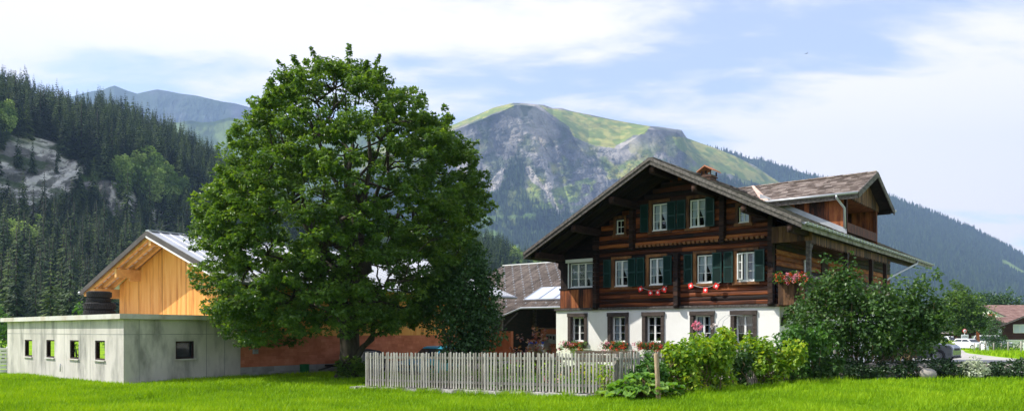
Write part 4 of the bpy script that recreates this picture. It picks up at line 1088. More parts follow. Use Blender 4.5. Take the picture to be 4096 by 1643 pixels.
# trellis for the climbing rose
t=thing('rose_trellis','thin metal arch trellis in front of the last ground floor window','trellis',h2w(8.1,-.75,0),HR)
mb=MB()
for y in (0,.4): mb.tube([(-.25,y,0),(-.25,y,1.6),(-.15,y,1.95),(.1,y,2.15),(.6,y,2.15)],.008,4)
for z in (.4,.8,1.2,1.6): mb.tube([(-.25,0,z),(-.25,.4,z)],.007,4)
mb.tube([(.1,0,2.15),(.1,.4,2.15)],.007,4); mb.build('arch',M['zinc'],t)

# garden bench/table behind the fence
t=thing('garden_bench','slatted wooden garden bench behind the fence near its corner','bench',(2.9,24.2,gzf(2.9,24.2)),-.3)
mb=MB()
for i in range(4): mb.box(-1.0,1.0,-.05+i*.11,.04+i*.11,.42,.45)
mb.build('seat',M['post'],t)
mb=MB()
for i in range(3): mb.box(-1.0,1.0,.42,.45,.55+i*.13,.65+i*.13)
mb.build('backrest',M['post'],t)
for x in (-.9,.9):
    mb=MB(); mb.box(x-.03,x+.03,-.03,.03,0,.42); mb.box(x-.03,x+.03,.36,.42,0,.92); mb.build('leg',M['post'],t)

# ================================================================== VEHICLES
def vehicle(label,cat,loc,rz,paint,L=3.6,W=1.6,H=1.42,kind='hatch',group=None,sc=1):
    t=thing('parked_car' if cat=='car' else cat.replace(' ','_'),label,cat,loc,rz,group); t.scale=(sc,)*3
    hl=L/2; bz_=.24
    if kind=='hatch': low=[(-hl,bz_+.1),(-hl+.1,bz_-.02),(hl-.1,bz_-.02),(hl,bz_+.12),(hl-.02,.58),(hl-.15,.72),(hl-.95,.86),(-hl+.15,.90),(-hl+.02,.75)]
    else: low=[(-hl,bz_+.1),(-hl+.1,bz_-.02),(hl-.1,bz_-.02),(hl,bz_+.12),(hl-.0,.75),(hl-.12,.9),(hl-1.15,1.02),(-hl+.1,1.05),(-hl+.02,.85)]
    b=low[7][1]; 
    cab=[(-hl+.12,b),(-hl+.42,H-.03),(-hl+.6,H),(hl-1.75,H),(hl-1.55,H-.04),(hl-.95,low[6][1])]
    mb=MB()
    def loft(poly,w0,w1,zs,ze,tone=.5):
        n=len(poly); 
        def wy(z): k=min(1,max(0,(z-zs)/(ze-zs))); return (w0+(w1-w0)*k)/2
        vs=[(x,-wy(z),z) for x,z in poly]+[(x,wy(z),z) for x,z in poly]
        mb.add(vs,[tuple(range(n)),tuple(range(2*n-1,n-1,-1))]+[(i,i+n,(i+1)%n+n,(i+1)%n) for i in range(n)],tone)
    loft(low,W,W*.94,.2,1.0); loft(cab,W*.94,W*.76,b,H)
    body=mb.build('body',paint,t)
    bv=body.modifiers.new('bev','BEVEL'); bv.width=.05; bv.segments=2; bv.limit_method='ANGLE'; bv.angle_limit=.5
    # windows
    for sg in (-1,1):
        mb=MB()
        def wy(z): k=(z-b)/(H-b); return sg*((W*.94+(W*.76-W*.94)*k)/2+.004)
        z0,z1=b+.05,H-.10
        xs_=[(-hl+.34,-hl+.56),(-.08,-.08)] ; 
        xf0=hl-1.15; xf1=hl-1.68; xr0=-hl+.32; xr1=-hl+.56; xm=(-hl+hl-.9)/2
        for q in ([(xr0,z0),(xm-.04,z0),(xm-.04,z1),(xr1,z1)],[(xm+.04,z0),(xf0,z0),(xf1,z1),(xm+.04,z1)]):
            vs=[(x,wy(z),z) for x,z in q]; mb.add(vs,[(0,1,2,3) if sg<0 else (3,2,1,0)],.5)
        mb.build('side_window',M['carglass'],t)
    mb=MB()
    def cabx(a0,a1,k): return a0[0]+(a1[0]-a0[0])*k, a0[1]+(a1[1]-a0[1])*k
    for (p,q,sg) in ((cab[5],cab[4],1),(cab[0],cab[1],-1)):
        x0,z0=cabx(p,q,.1);x1,z1=cabx(p,q,.86); w0=W*.42;w1=W*.36
        mb.add([(x0+sg*.012,-w0,z0+.01),(x0+sg*.012,w0,z0+.01),(x1+sg*.012,w1,z1+.01),(x1+sg*.012,-w1,z1+.01)],[(0,1,2,3)],.5)
    mb.build('windscreen',M['carglass'],t)
    for sx in (-hl+.65,hl-.68):
        for sy in (-1,1):
            mb=MB(); R=.30 if kind=='hatch' else .36; mb.lathe([(R*.6,-.1),(R*.93,-.1),(R,-.06),(R,.06),(R*.93,.1),(R*.6,.1)],(sx,sy*(W/2-.08),R),'y',22); w=mb.build('wheel',M['rubber'],t)
            mb=MB(); mb.lathe([(.01,sy*.06),(R*.15,sy*.09),(R*.5,sy*.05),(R*.6,sy*.1),(R*.64,sy*.1)],(sx,sy*(W/2-.08),R),'y',18); mb.build('rim',M['rim'],w)
    zl=.62 if kind=='hatch' else .78
    for sy in (-1,1):
        mb=MB(); mb.blob((hl-.09,sy*(W/2-.24),zl),(.10,.17,.085),4,12,.5,.0); mb.build('headlight',M['lamp'],t)
        mb=MB(); mb.box(-hl-.01,-hl+.06,sy*(W/2-.22)-.09,sy*(W/2-.22)+.09,zl-.05,zl+.14); mb.build('tail_light',M['signred'],t)
    mb=MB(); mb.box(hl-.05,hl+.012,-W*.28,W*.28,zl-.14,zl-.02,.3); mb.box(hl-.08,hl+.02,-W*.46,W*.46,.25,.33,.3); mb.build('grille',M['black'],t)
    return t
vehicle('turquoise blue small hatchback parked beside the red wall behind the fence','car',(-3.35,33.1,gzf(-3.35,33.1)),BR+PI,M['bluecar'],3.4,1.5,1.36)
blk=vehicle('black car facing the meadow, half hidden under the big shrub','car',(19.7,40.5,gzf(19.7,40.5)),-1.75,M['blackcar'],4.4,1.8,1.62,'suv')
vehicle('dark grey car beside the black one, only its side and wheel showing','car',(21.2,40.2,gzf(21.2,40.2)),-.75,M['greycar'],4.2,1.75,1.5,'suv')
vehicle('white van parked left of the far road maple trunk','van',(65.2,114,gzf(65.6,114)),-1.15,M['whitecar'],4.6,1.8,1.75,'suv')
vehicle('white car at the road bend right of the round sign','car',(62.6,104,gzf(62.6,104)),-1.3,M['whitecar'],4.0,1.7,1.5,'suv')
vehicle('white and red van parked beside the orange banner','van',(70.8,112,gzf(71.5,112)),-1.1,M['whitecar'],5.0,1.9,1.9,'suv')

# ================================================================== VILLAGE on the right
def gable_house(label,x,y,zb,w,dpth,eave,peak,rz_,wall,roof,wins,ov=1.0,name='village_house',chim=None,door=None):
    t=thing(name,label,'house',(x,y,zb),rz_)
    mb=MB(); hw=w/2
    mb.prism([(-hw,-1),(hw,-1),(hw,eave),(0,peak-.15),(-hw,eave)],0,dpth,.4); mb.build('wall',wall,t)
    sl=(peak-eave)/hw; mb=MB()
    for sg in (-1,1):
        c=1/math.hypot(1,sl); S=(hw+ov)/c
        tile_roof(mb,-ov,dpth+ov,0,S,lambda a,tt,o,sg=sg:(sg*(tt*c+o*sl*c),a,peak-tt*sl*c+o*c+.05),.5,.7,.06,.05)
        mb.add([(0,-ov,peak),(0,dpth+ov,peak),(sg*(hw+ov),dpth+ov,peak-sl*(hw+ov)),(sg*(hw+ov),-ov,peak-sl*(hw+ov))],[(0,1,2,3)],.1)
    mb.build('roof',roof,t)
    mb=MB()
    for sg in (-1,1): mb.beam((0,-ov-.03,peak-.05),(sg*(hw+ov),-ov-.03,peak-.05-sl*(hw+ov)),.06,.24,tone=.4)
    mb.build('barge_board',M['barge'],t)
    for (a,b,z0,z1,side) in wins:
        mb=MB(); mb.tone=.5
        if side=='f':
            for q in ((a,b,z0,z0+.1),(a,b,z1-.1,z1),(a,a+.1,z0,z1),(b-.1,b,z0,z1),((a+b)/2-.05,(a+b)/2+.05,z0,z1)): mb.box(q[0],q[1],-.08,-.01,q[2],q[3])
            w_=mb.build('window',M['white'],t); mb=MB(); mb.box(a+.05,b-.05,-.05,-.012,z0+.05,z1-.05); mb.build('pane',M['curtain'],w_)
    if chim:
        mb=MB(); mb.box(chim[0]-.4,chim[0]+.4,chim[1]-.4,chim[1]+.4,peak-2,chim[2],.5); c_=mb.build('chimney',M['brick'],t)
        mb=MB(); mb.prism([(chim[0]-.55,chim[2]+.2),(chim[0],chim[2]+.5),(chim[0]+.55,chim[2]+.2),(chim[0]+.55,chim[2]+.05),(chim[0]-.55,chim[2]+.05)],chim[1]-.5,chim[1]+.5,.5); mb.build('chimney_cap',M['cap'],c_)
    return t
v1=gable_house('dark brown timber chalet with white windows at the right edge',81.0,110.7,-.9,16,14,3.3,7.0,-.57,M['chaletwood'],M['tile'],[(-6.6,-4.9,2.1,3.4,'f'),(-1.4,.1,1.9,3.4,'f'),(1.5,3,1.9,3.4,'f')],1.3)
mb=MB(); mb.box(-8.05,8.05,-.12,-.02,.9,1.1); mb.box(-8.02,8.02,-.06,-.01,-.9,.9); mb.build('base_band',M['plaster'],v1)
gable_house('house with pale red tiled roof behind the dark timber chalet',98.5,158,-.9,16,18,5.2,7.7,-PI/2,M['plaster'],M['tilered'],[],.8,chim=(3,8,8.4))
gable_house('low house with grey gabled roof and chimney left of the timber chalet',84.6,133,-.9,4.6,12,3.1,4.45,-.5,M['chaletwood'],M['tile'],[(.4,1.4,1.9,2.7,'f'),(-1.5,-.6,1.9,2.7,'f')],.6,chim=(-.1,4,5.1))
gable_house('small house with dusty pink roof between grey and red roofs',89.5,146,-.9,8,8,4.0,5.0,-PI/2,M['plaster'],M['tilered'],[],.4,chim=(-2,4,5.3))
gable_house('dark red wooden building behind the far road maple',79.0,128,-1.1,5.4,9,2.2,3.0,.05,M['chaletwood'],M['tile'],[(-1.6,-.8,1.0,1.8,'f'),(.0,.8,1.0,1.8,'f'),(1.4,2.2,1.0,1.8,'f')],.5)
# signs
t=thing('road_sign','round red rimmed speed limit sign reading 30 above a white plate','road sign',(63.2,106,gzf(63.2,106)))
mb=MB(); mb.tube([(0,0,0),(0,0,2.7)],.05,8); mb.build('pole',M['zinc'],t)
mb=MB(); mb.lathe([(.01,-.03),(.24,-.03),(.30,-.03),(.30,.0),(.01,.0)],(0,-.05,2.55),'y',24); d_=mb.build('disc',M['signred'],t)
mb=MB(); mb.lathe([(.01,-.0),(.22,-.0),(.22,.01)],(0,-.092,2.55),'y',24); mb.build('disc_face',M['white'],d_)
mb=MB(); mb.box(-.5,.5,-.09,-.06,1.45,2.05); pl=mb.build('plate',M['white'],t)
def text(body,size,m,parent,loc,rot):
    c=bpy.data.curves.new('lettering','FONT'); c.body=body; c.size=size; c.align_x='CENTER'; c.align_y='CENTER'; c.extrude=.004; c.materials.append(m)
    o=bpy.data.objects.new('lettering',c); col.objects.link(o); o.parent=parent; o.location=loc; o.rotation_euler=rot
    bpy.context.view_layer.update()
    me=bpy.data.meshes.new_from_object(o.evaluated_get(bpy.context.evaluated_depsgraph_get())); 
    bpy.data.objects.remove(o); o=bpy.data.objects.new('lettering',me); col.objects.link(o); o.parent=parent; o.location=loc; o.rotation_euler=rot; return o
text('30',.28,M['black'],d_,(0,-.098,2.55),(PI/2,0,0)); text('ZONE',.28,M['black'],pl,(0,-.098,1.75),(PI/2,0,0))
t=thing('banner','tall narrow orange red banner flag on a pole by the far road','flag',(68.2,111,gzf(68.2,111)))
mb=MB(); mb.tube([(-.35,0,0),(-.35,0,3.4)],.04,6); mb.build('pole',M['zinc'],t)
mb=MB(); mb.smooth=True
vs=[]; 
for k in range(12):
    z=.5+k*.25
    for i in range(4): vs.append((-.34+.17*i,.05*math.sin(z*2+i),z))
mb.add(vs,[(k*4+i,k*4+i+1,k*4+i+5,k*4+i+4) for k in range(11) for i in range(3)],.5); mb.build('cloth',M['orange'],t)
# white board + meadow fence posts
t=thing('white_board','plain white board standing at the verge before the timber chalet','board',(58.3,86,gzf(58.3,86)))
mb=MB(); mb.box(-.36,.36,-.03,.03,.12,1.06); mb.build('board',M['white'],t); mb=MB(); mb.box(-.32,-.26,.03,.07,0,.9); mb.box(.26,.32,.03,.07,0,.9); mb.build('leg',M['fence'],t)
t=thing('white_bin','white rounded container standing behind the verge fence','container',(57.2,92,gzf(57.2,92)))
mb=MB(); mb.lathe([(.5,0),(.52,.5),(.42,.8),(.2,.98),(.01,1.0)],n=16); mb.build('shell',M['whitecar'],t)
for (px,py) in ((3898,1404),(3920,1404),(3942,1404),(3975,1407),(4006,1405),(4033,1416),(4085,1421)):
    D={1404:88,1407:87,1405:90,1416:80,1421:74}[py]; x=(px-2048)/3036*D
    o=thing('fence_post','weathered wooden fence post in the row on the far road verge','post',(x,D,gzf(x,D)),0,'wooden posts along the far verge')
    h=1.15 if py<1410 else 1.25; mb=MB(); mb.tube([(0,0,-.1),(0,0,h-.05),(0,0,h)],[.09,.085,.06],8); mb.build('shaft',M['fence'],o)
# ================================================================== BIG MAPLE
def ray(px,py,D): return np.array([(px-2048)/3036*D, D, 1.6+(1320-py)/3036*D])
def limb(mb,a,b,r0,r1,n=6,wob=.12,n_side=7,seed=0,sag=.0):
    rr=random.Random(seed); a=Vector(a);b=Vector(b);L=(b-a).length
    pts=[a.lerp(b,i/n)+Vector((rr.uniform(-1,1),rr.uniform(-1,1),rr.uniform(-1,1)))*wob*L*.18*(1 if 0<i<n else 0)+Vector((0,0,sag*L*math.sin(PI*i/n))) for i in range(n+1)]
    mb.tube(pts,[r0+(r1-r0)*(i/n)**.8 for i in range(n+1)],n_side,.5); return pts
MX,MY=-10.2/1,0
mc=(-5.75,26.8)
maple=thing('maple_tree','large spreading maple with dense dark green crown on the lawn between barn and picket fence','tree',(mc[0],mc[1],gzf(*mc)-.02))
mb=MB()
mb.tube([(0,0,-.2),(0,0,.05),(.02,0,.35),(.03,0,1.0),(.0,.02,1.7),(-.05,.05,2.3)],[.62,.52,.40,.345,.34,.37],14,.5)
for k in range(7):
    a=2*PI*k/7+.3; mb.tube([(.62*math.cos(a),.62*math.sin(a),-.08),(.42*math.cos(a),.42*math.sin(a),.12),(.25*math.cos(a),.25*math.sin(a),.5)],[.06,.11,.08],6,.5)
# crown half-width by height (left, right), metres from the trunk axis
prof_z=[1.7,2.3,3.0,4.0,5.0,5.8,6.8,7.8,8.8,9.6,10.3,10.9,11.35]
prof_l=[4.1,4.7,5.0,4.9,5.0,4.9,4.35,4.05,3.55,2.9,2.6,1.3,.2]
prof_r=[2.2,3.0,3.8,4.4,4.6,4.8,4.75,4.4,3.75,3.0,1.6,.8,.3]
def rad(z,c):  # c = cos of angle from +x
    l=np.interp(z,prof_z,prof_l); r=np.interp(z,prof_z,prof_r); s=(c+1)/2
    return l*(1-s)+r*s
tips=[]
rs=random.Random(3)
mains=[]
for k in range(11):
    a=2*PI*k/11+rs.uniform(-.2,.2); zt=[9.6,7.6,8.9,6.6,9.4,8.2,10.2,7.2,9.0,7.9,9.9][k]; rr_=float(rad(zt,math.cos(a)))*[.35,.7,.5,.78,.4,.6,.2,.75,.45,.62,.3][k]
    st=(rs.uniform(-.12,.12),rs.uniform(-.12,.12),1.7+rs.uniform(0,.9)); mains.append(limb(mb,st,(rr_*math.cos(a),rr_*math.sin(a)*.9,zt),.17,.04,9,.7,7,k))
low=[]
for k in range(11):
    a=2*PI*k/11+.25+rs.uniform(-.2,.2); zt=rs.uniform(2.6,4.4); rr_=float(rad(zt,math.cos(a)))*.72
    low.append(limb(mb,(0,0,1.4+rs.uniform(0,.9)),(rr_*math.cos(a),rr_*math.sin(a)*.9,zt),.11,.03,7,.7,6,50+k,.04))
nodes=[p for L_ in mains+low for p in L_[2:]]
# low right fork seen beside trunk
limb(mb,(.2,-.1,.5),(1.3,-.7,2.4),.13,.06,6,.4,7,99); limb(mb,(.7,-.4,1.3),(2.3,-1.0,2.2),.07,.03,5,.4,6,98)
cl=[];cr=[]
nb=190; tries=0
rg=np.random.default_rng(21)
lobes=[]
while len(lobes)<nb and tries<20000:
    tries+=1
    z=rg.uniform(2.0,11.1); a=rg.uniform(0,2*PI); R=float(rad(z,math.cos(a)))
    if rg.random()>R/5.4+.12: continue
    s=rg.choice([1.0,.62],p=[.8,.2]); q=max(0,R-.55)*s
    p=np.array([q*math.cos(a),q*math.sin(a)*.92,z])
    if any(np.linalg.norm(p-o)<.62 for o in lobes): continue
    # airy window high in the crown
    if abs(p[0]-.35)<1.35 and abs(p[2]-8.95)<.55: continue
    lobes.append(p)
for p in lobes:
    r=rg.uniform(.50,.85)*(1 if p[2]<9.5 else .75)
    n0=min(nodes,key=lambda q:(Vector(p)-q).length+max(0,q.z-p[2])*.8)
    bp=limb(mb,n0,tuple(p),.04,.012,4,.5,5,int(p[0]*100)%997)
    n=int(13*r*r)+5
    for k in range(n):
        u=rg.normal(size=3); u/=np.linalg.norm(u); u[2]=abs(u[2])*.9-.35
        c=p+u*np.array([r,r,r*.75])*rg.uniform(.35,1.15)
        lowlim=1.95-.6*sstep(2.6,4.6,math.hypot(c[0],c[1]))
        if c[2]<lowlim: c[2]=lowlim+rg.random()*.4
        cl.append(c); s=rg.uniform(.18,.36); cr.append((s,s,s*.55))
        if rg.random()<.25: mb.tube([Vector(bp[-2]),Vector((bp[-2]+Vector(c))/2)+Vector((0,0,.05)),Vector(c)],[.012,.009,.005],4,.5,False)
# loose outer shoots that break the outline
for k in range(1500):
    z=rg.uniform(1.9,11.0); a=rg.uniform(0,2*PI); R=float(rad(z,math.cos(a)))
    if rg.random()>R/5: continue
    q=R*rg.uniform(.80,1.07); c=np.array([q*math.cos(a),q*math.sin(a)*.92,z+rg.uniform(-.2,.2)])
    if abs(c[0]-.35)<1.2 and abs(c[2]-8.95)<.5: continue
    if fbm(np.array([a*5+z*.35]),np.array([z*1.4]),5,3)[0]<.40: continue
    cl.append(c); s=rg.uniform(.12,.26); cr.append((s,s,s*.6))
# drooping low sprays on the left and front
for k in range(150):
    a=rg.uniform(PI*.75,PI*1.30) if k<100 else rg.uniform(PI*1.3,PI*1.75); z=rg.uniform(1.25,2.6) if k<100 else rg.uniform(1.6,2.6); R=float(rad(z,math.cos(a)))*rg.uniform(.75,1.02)
    cl.append(np.array([R*math.cos(a),R*math.sin(a)*.92,z])); cr.append((.32,.32,.16))
# upright shoots along the outline
cl2=[];cr2=[]
for k in range(55):
    z=rg.uniform(5.0,11.0); a=rg.uniform(0,2*PI); R=float(rad(z,math.cos(a)))
    el=rg.uniform(.5,1.3); L=rg.uniform(.25,.6); b=np.array([R*math.cos(a)*.97,R*math.sin(a)*.9,z]); d=np.array([math.cos(a)*math.cos(el),math.sin(a)*math.cos(el),math.sin(el)])
    for j in range(6):
        f=j/5; cl2.append(b+d*L*f); s=.12*(1-f*.7); cr2.append((s,s,s*.8))
    mb.tube([tuple(b-d*.3),tuple(b+d*L*.5),tuple(b+d*L)],[.012,.008,.004],4,.5)
# twiggy top leaders
for (x,z) in ((.35,11.35),(.25,11.0),(-1.35,10.95),(-1.6,10.6),(.9,10.4),(-2.9,10.25),(-2.5,10.1),(-.55,11.0),(1.7,10.2),(2.6,9.6),(-3.1,9.7),(3.4,8.9),(-.2,10.7)):
    yq=rg.uniform(-.4,.4)
    for k in range(7): cl2.append(np.array([x+rg.uniform(-.05,.05),yq,z-k*.13])); cr2.append((.08+.035*k,.08+.035*k,.10))
    mb.tube([(x*.8,yq,z-1.6),(x*.95,yq,z-.8),(x,yq,z)],[.03,.018,.006],5,.5)
for k in range(14):
    a=rg.uniform(PI*1.1,PI*1.9); cl.append(np.array([.2+.5*math.cos(a),.55*math.sin(a),.15+rg.random()*.5])); cr.append((.22,.22,.2))
mb.build('trunk',M['bark'],maple)
print('maple clumps',len(cl))
leaf_mesh('crown',M['maple'],cl,np.array(cr),46,.105,3,up=1.0,out=.75,down=.35,parent=maple,shell=.35,wid=.5,ctone=.45)
leaf_mesh('outer_shoots',M['maple'],cl2,np.array(cr2),11,.11,3,up=.8,out=.8,down=.2,parent=maple,shell=.3,wid=.5)

def bush(name,label,cat,loc,lobes_,m,per,size,crad=.2,dens=22,lob=1,stems=0,parent=None,up=.7,wid=.42,sticks=True,group=None,seed=1,trunk=None,extra=None,down=.3):
    """lobes_: list of (x,y,z,rx,ry,rz) local"""
    t=thing(name,label,cat,loc,0,group); rg=np.random.default_rng(seed); rs=random.Random(seed)
    cs=[];mb=MB()
    for (x,y,z,rx,ry,rz_) in lobes_:
        n=max(4,int(dens*(rx*ry+rx*rz_+ry*rz_)))
        for k in range(n):
            u=rg.normal(size=3);u/=np.linalg.norm(u)
            q=np.array([x,y,z])+u*np.array([rx,ry,rz_])*rg.uniform(.45,1.0)*(1+.25*math.sin(5*u[0]+4*u[2]+x))
            if q[2]<.08: q[2]=.08+rg.random()*.15
            cs.append(q)
    for k in range(stems):
        q=cs[rs.randrange(len(cs))]; b=(q[0]*.25+rs.uniform(-.25,.25),q[1]*.25+rs.uniform(-.2,.2),0)
        limb(mb,b,tuple(q),.022 if sticks else .05,.006,5,.5,5,k)
    if trunk: mb.tube([(0,0,-.1),(0.02,0,trunk[0]*.5),(0,0,trunk[0])],[trunk[1]*1.25,trunk[1],trunk[1]*.8],9,.5)
    if stems or trunk: mb.build('stems' if sticks else 'trunk',M['twig'] if sticks else M['bark'],t)
    rad_=np.full(len(cs),crad)*rg.uniform(.7,1.3,len(cs))
    leaf_mesh('foliage' if sticks else 'crown',m,cs,rad_,per,size,lob,up=up,parent=t,wid=wid,shell=.3,down=down)
    return t,cs
# narrow pear tree right of the maple, in front of barn
pc=(-1.5,25.2)
lb=[(.3,0,2.2,.95,.7,1.3),(.75,0,3.0,.45,.4,.9),(0,0,2.0,.95,.8,1.1),(.15,0,3.0,.8,.7,1.1),(-.35,0,2.6,.8,.7,1.1),(.3,0,3.9,.45,.45,.75),(.1,0,1.1,1.0,.8,.6),(-.7,.2,3.3,.6,.6,1.0),(-1.2,.3,2.6,.7,.6,1.0),(.55,-.1,1.7,.55,.5,.8)]
bush('pear_tree','narrow leafy pear tree with dark foliage between the maple and the tiled shed','tree',(*pc,gzf(*pc)),lb,M['pear'],26,.105,.21,36,1,14,sticks=False,seed=4,trunk=(1.2,.09))
# copper bush
bush('copper_bush','small bush with reddish copper leaves behind the picket fence','bush',(1.0,30.0,gzf(1,30)),[(-.5,0,.7,.75,.5,.6),(.4,0,.6,.75,.5,.55),(.0,0,1.2,.4,.4,.55)],M['copperleaf'],14,.13,.2,14,1,8,seed=5)
# large shrub on right
sc=(10.35,22.9)
lb=[(-.2,0,1.9,1.75,1.3,1.2),(-.6,.0,2.6,.9,.8,.95),(-1.35,.1,1.6,.65,.7,.8),(.9,.1,2.1,.9,.9,.9),(.2,-.2,1.2,1.5,1.2,.7),(2.0,.2,2.2,.85,.8,1.0),(2.2,.2,1.5,.7,.8,.8),(1.6,.2,1.4,.9,.8,.6),(-.2,0,3.1,.35,.35,.5)]
bush('lilac_shrub','very large leafy shrub hiding the right corner of the chalet','bush',(*sc,gzf(*sc)),lb,M['lilac'],22,.125,.23,27,1,46,sticks=True,seed=6,up=.9)
# dark foliage mound at its right and low ivy mounds
bush('walnut_bush','looser bush with upright shoots at the right side of the large shrub','bush',(13.1,25.0,gzf(13.1,25)),[(-.1,0,1.7,.75,.8,.9),(.25,0,1.2,.6,.8,.6),(-.5,0,2.4,.35,.4,.4)],M['pear'],20,.12,.22,24,1,14,seed=8)
# yellow green garden bushes along the side fence
def cane(label,x,y,w,h,m,seed,dens=20,size=.125,name='raspberry_bush',group=None,d=.45,per=24):
    dens*=1.9; h*=.93; w*=.92
    lb=[(0,0,h*.35,w,d,h*.36)]; rs=random.Random(seed)
    for k in range(int(5*w)+3): 
        lb.append((rs.uniform(-w,w)*.85,rs.uniform(-d,d)*.6,h*rs.uniform(.5,.78),rs.uniform(.22,.36),.25,h*rs.uniform(.18,.28)))
    return bush(name,label,'bush',(x,y,gzf(x,y)),lb,m,per,size,.15,dens,1,int(18*w),seed=seed,up=.6,down=.5,wid=.4,group=group)
cane('low bush of grey green stems just right of the fence corner','' and 0 or 3.45,18.45,.45,1.05,M['green'],11,name='garden_bush')
cane('yellow green raspberry bush right of the thick wooden stake',4.15,18.65,.62,1.42,M['yellowleaf'],12,dens=24)
cane('tallest sunny yellow green bush before the fourth ground floor window',5.0,19.15,.66,1.80,M['yellowleaf'],13,dens=26)
cane('narrow sparse climbing weed before the bare stretch of side fence',6.05,20.0,.26,1.2,M['lilac'],14,dens=16,name='garden_bush')
cane('wide bright green bush before the last ground floor window',7.1,20.6,.72,1.5,M['yellowleaf'],15,dens=26,name='garden_bush')
cane('darker green rounded bush at the white corner of the chalet',8.2,21.4,.75,1.75,M['green'],16,dens=24,name='garden_bush')
cane('small dark bush left of the slender stake',8.75,21.3,.45,.8,M['lilac'],17,dens=20,name='garden_bush')
# rhubarb
t=thing('rhubarb','clump of big crinkled rhubarb leaves at the fence corner','plant',(2.95,17.35,gzf(2.95,17.35)))
rg=np.random.default_rng(5); V=[];F=[];mb=MB();tn=[]
def bigleaf(p,d,L,W,tone):
    d=np.array(d,float);d/=np.linalg.norm(d); s=np.cross(d,[0,0,1]);s/=np.linalg.norm(s);n=np.cross(s,d)
    b=len(V); k=7;m_=7
    for i in range(k):
        a=i/(k-1)
        for j in range(m_):
            c=j/(m_-1)*2-1; w=W*math.sin(PI*min(.97,a*.85+.12))**.7
            q=np.array(p)+d*L*a+s*w*c*.5+n*(.10*L*abs(c)**1.5-.34*L*a*a+.035*math.sin(9*a+7*c+p[0]*9)); V.append(q)
    for i in range(k-1):
        for j in range(m_-1): F.append((b+i*m_+j,b+i*m_+j+1,b+(i+1)*m_+j+1,b+(i+1)*m_+j)); tn.append(tone)
for k in range(84):
    a=rg.uniform(0,2*PI); r=rg.uniform(.0,.72); x,y=r*math.cos(a)*1.1,r*math.sin(a)*.8; z=rg.uniform(.14,.60)*(1-r*.75)+.03
    bigleaf((x,y,z),(math.cos(a+rg.uniform(-.5,.5)),math.sin(a+rg.uniform(-.5,.5)),rg.uniform(-.1,.45)),rg.uniform(.2,.36),rg.uniform(.2,.34),rg.random())
    if k%2==0: mb.tube([(x*.2,y*.2,0),(x*.8,y*.8,z*.7),(x,y,z)],.011,5,rg.random())
np_mesh('leaves',V,F,M['rhubarb'],tone=tn,smooth=True,parent=t); mb.build('stalks',M['twig'],t)
bush('hop_vine','pale green vine climbing the last pickets above the rhubarb','plant',(2.2,17.75,gzf(2.2,17.8)),[(0,0,.45,.16,.1,.45),(.1,0,.2,.25,.15,.2)],M['yellowleaf'],14,.075,.1,60,1,4,seed=31)
# climbing rose
t,cs_=bush('climbing_rose','climbing rose with pale pink blooms on the trellis','plant',h2w(8.0,-.8,0),[(0,0,.9,.45,.3,.5),(-.2,0,1.4,.3,.2,.35),(.35,0,1.1,.3,.2,.3)],M['green'],14,.075,.14,30,1,10,seed=32)
leaf_mesh('roses',M['pet_white'],[(-.75,-.1,1.42),(-.62,-.1,1.36),(-.25,-.1,1.75),(.5,-.1,1.0),(-.7,-.1,1.3)],np.full(5,.08),26,.07,up=.2,out=1,down=0,parent=t,wid=.6,shell=.7)
t=thing('dahlia','single dahlia with a magenta bloom above the yellow bush','flower',(5.02,20.6,gzf(5,20.6)))
mb=MB(); mb.tube([(0,0,0),(.02,0,.9),(0,0,1.62)],.012,5); mb.build('stem',M['twig'],t); leaf_mesh('bloom',M['pet_pink'],[(0,0,1.66)],np.array([.09]),60,.08,up=.1,out=1,down=0,parent=t,shell=.6,wid=.5)
leaf_mesh('leaves',M['green'],[(0,0,.6),(0,0,1.0),(0.05,0,1.3)],np.array([.12,.12,.1]),14,.09,parent=t)
# vegetable rows in the garden
rg=np.random.default_rng(9)
vl=[('row of leafy green vegetables nearest the fence',-2.6,23.2,2.2,19.9,.30,M['green']),('second row of mixed tall flowers in the garden',-2.2,24.3,3.4,20.6,.42,M['yellowleaf']),('third row of dark green vegetable tops',-1.6,25.6,4.6,21.6,.35,M['green']),('low row of green plants closest to the chalet',-.4,27.2,6.6,23.0,.40,M['lilac'])]
for l,x0,y0,x1,y1,h,m in vl:
    t=thing('plant_row',l,'plants',((x0+x1)/2,(y0+y1)/2,gzf((x0+x1)/2,(y0+y1)/2)))
    n=34; cs=[]
    for k in range(n):
        f=(k+.5)/n-.5; hh=h*rg.uniform(.5,1.5)
        for q in range(4): cs.append(((x1-x0)*f+rg.normal()*.12,(y1-y0)*f+rg.normal()*.15,hh*rg.uniform(.1,1)))
    leaf_mesh('foliage',m,cs,np.full(len(cs),.13),16,.11,parent=t)
    k=8; cs=[((x1-x0)*(f-.5),(y1-y0)*(f-.5),h*rg.uniform(.9,1.5)) for f in rg.random(k)]
    leaf_mesh('blossoms',rg.choice(['a','b'])=='a' and M['pet_red'] or M['pet_pink'],cs,np.full(k,.05),14,.05,parent=t)

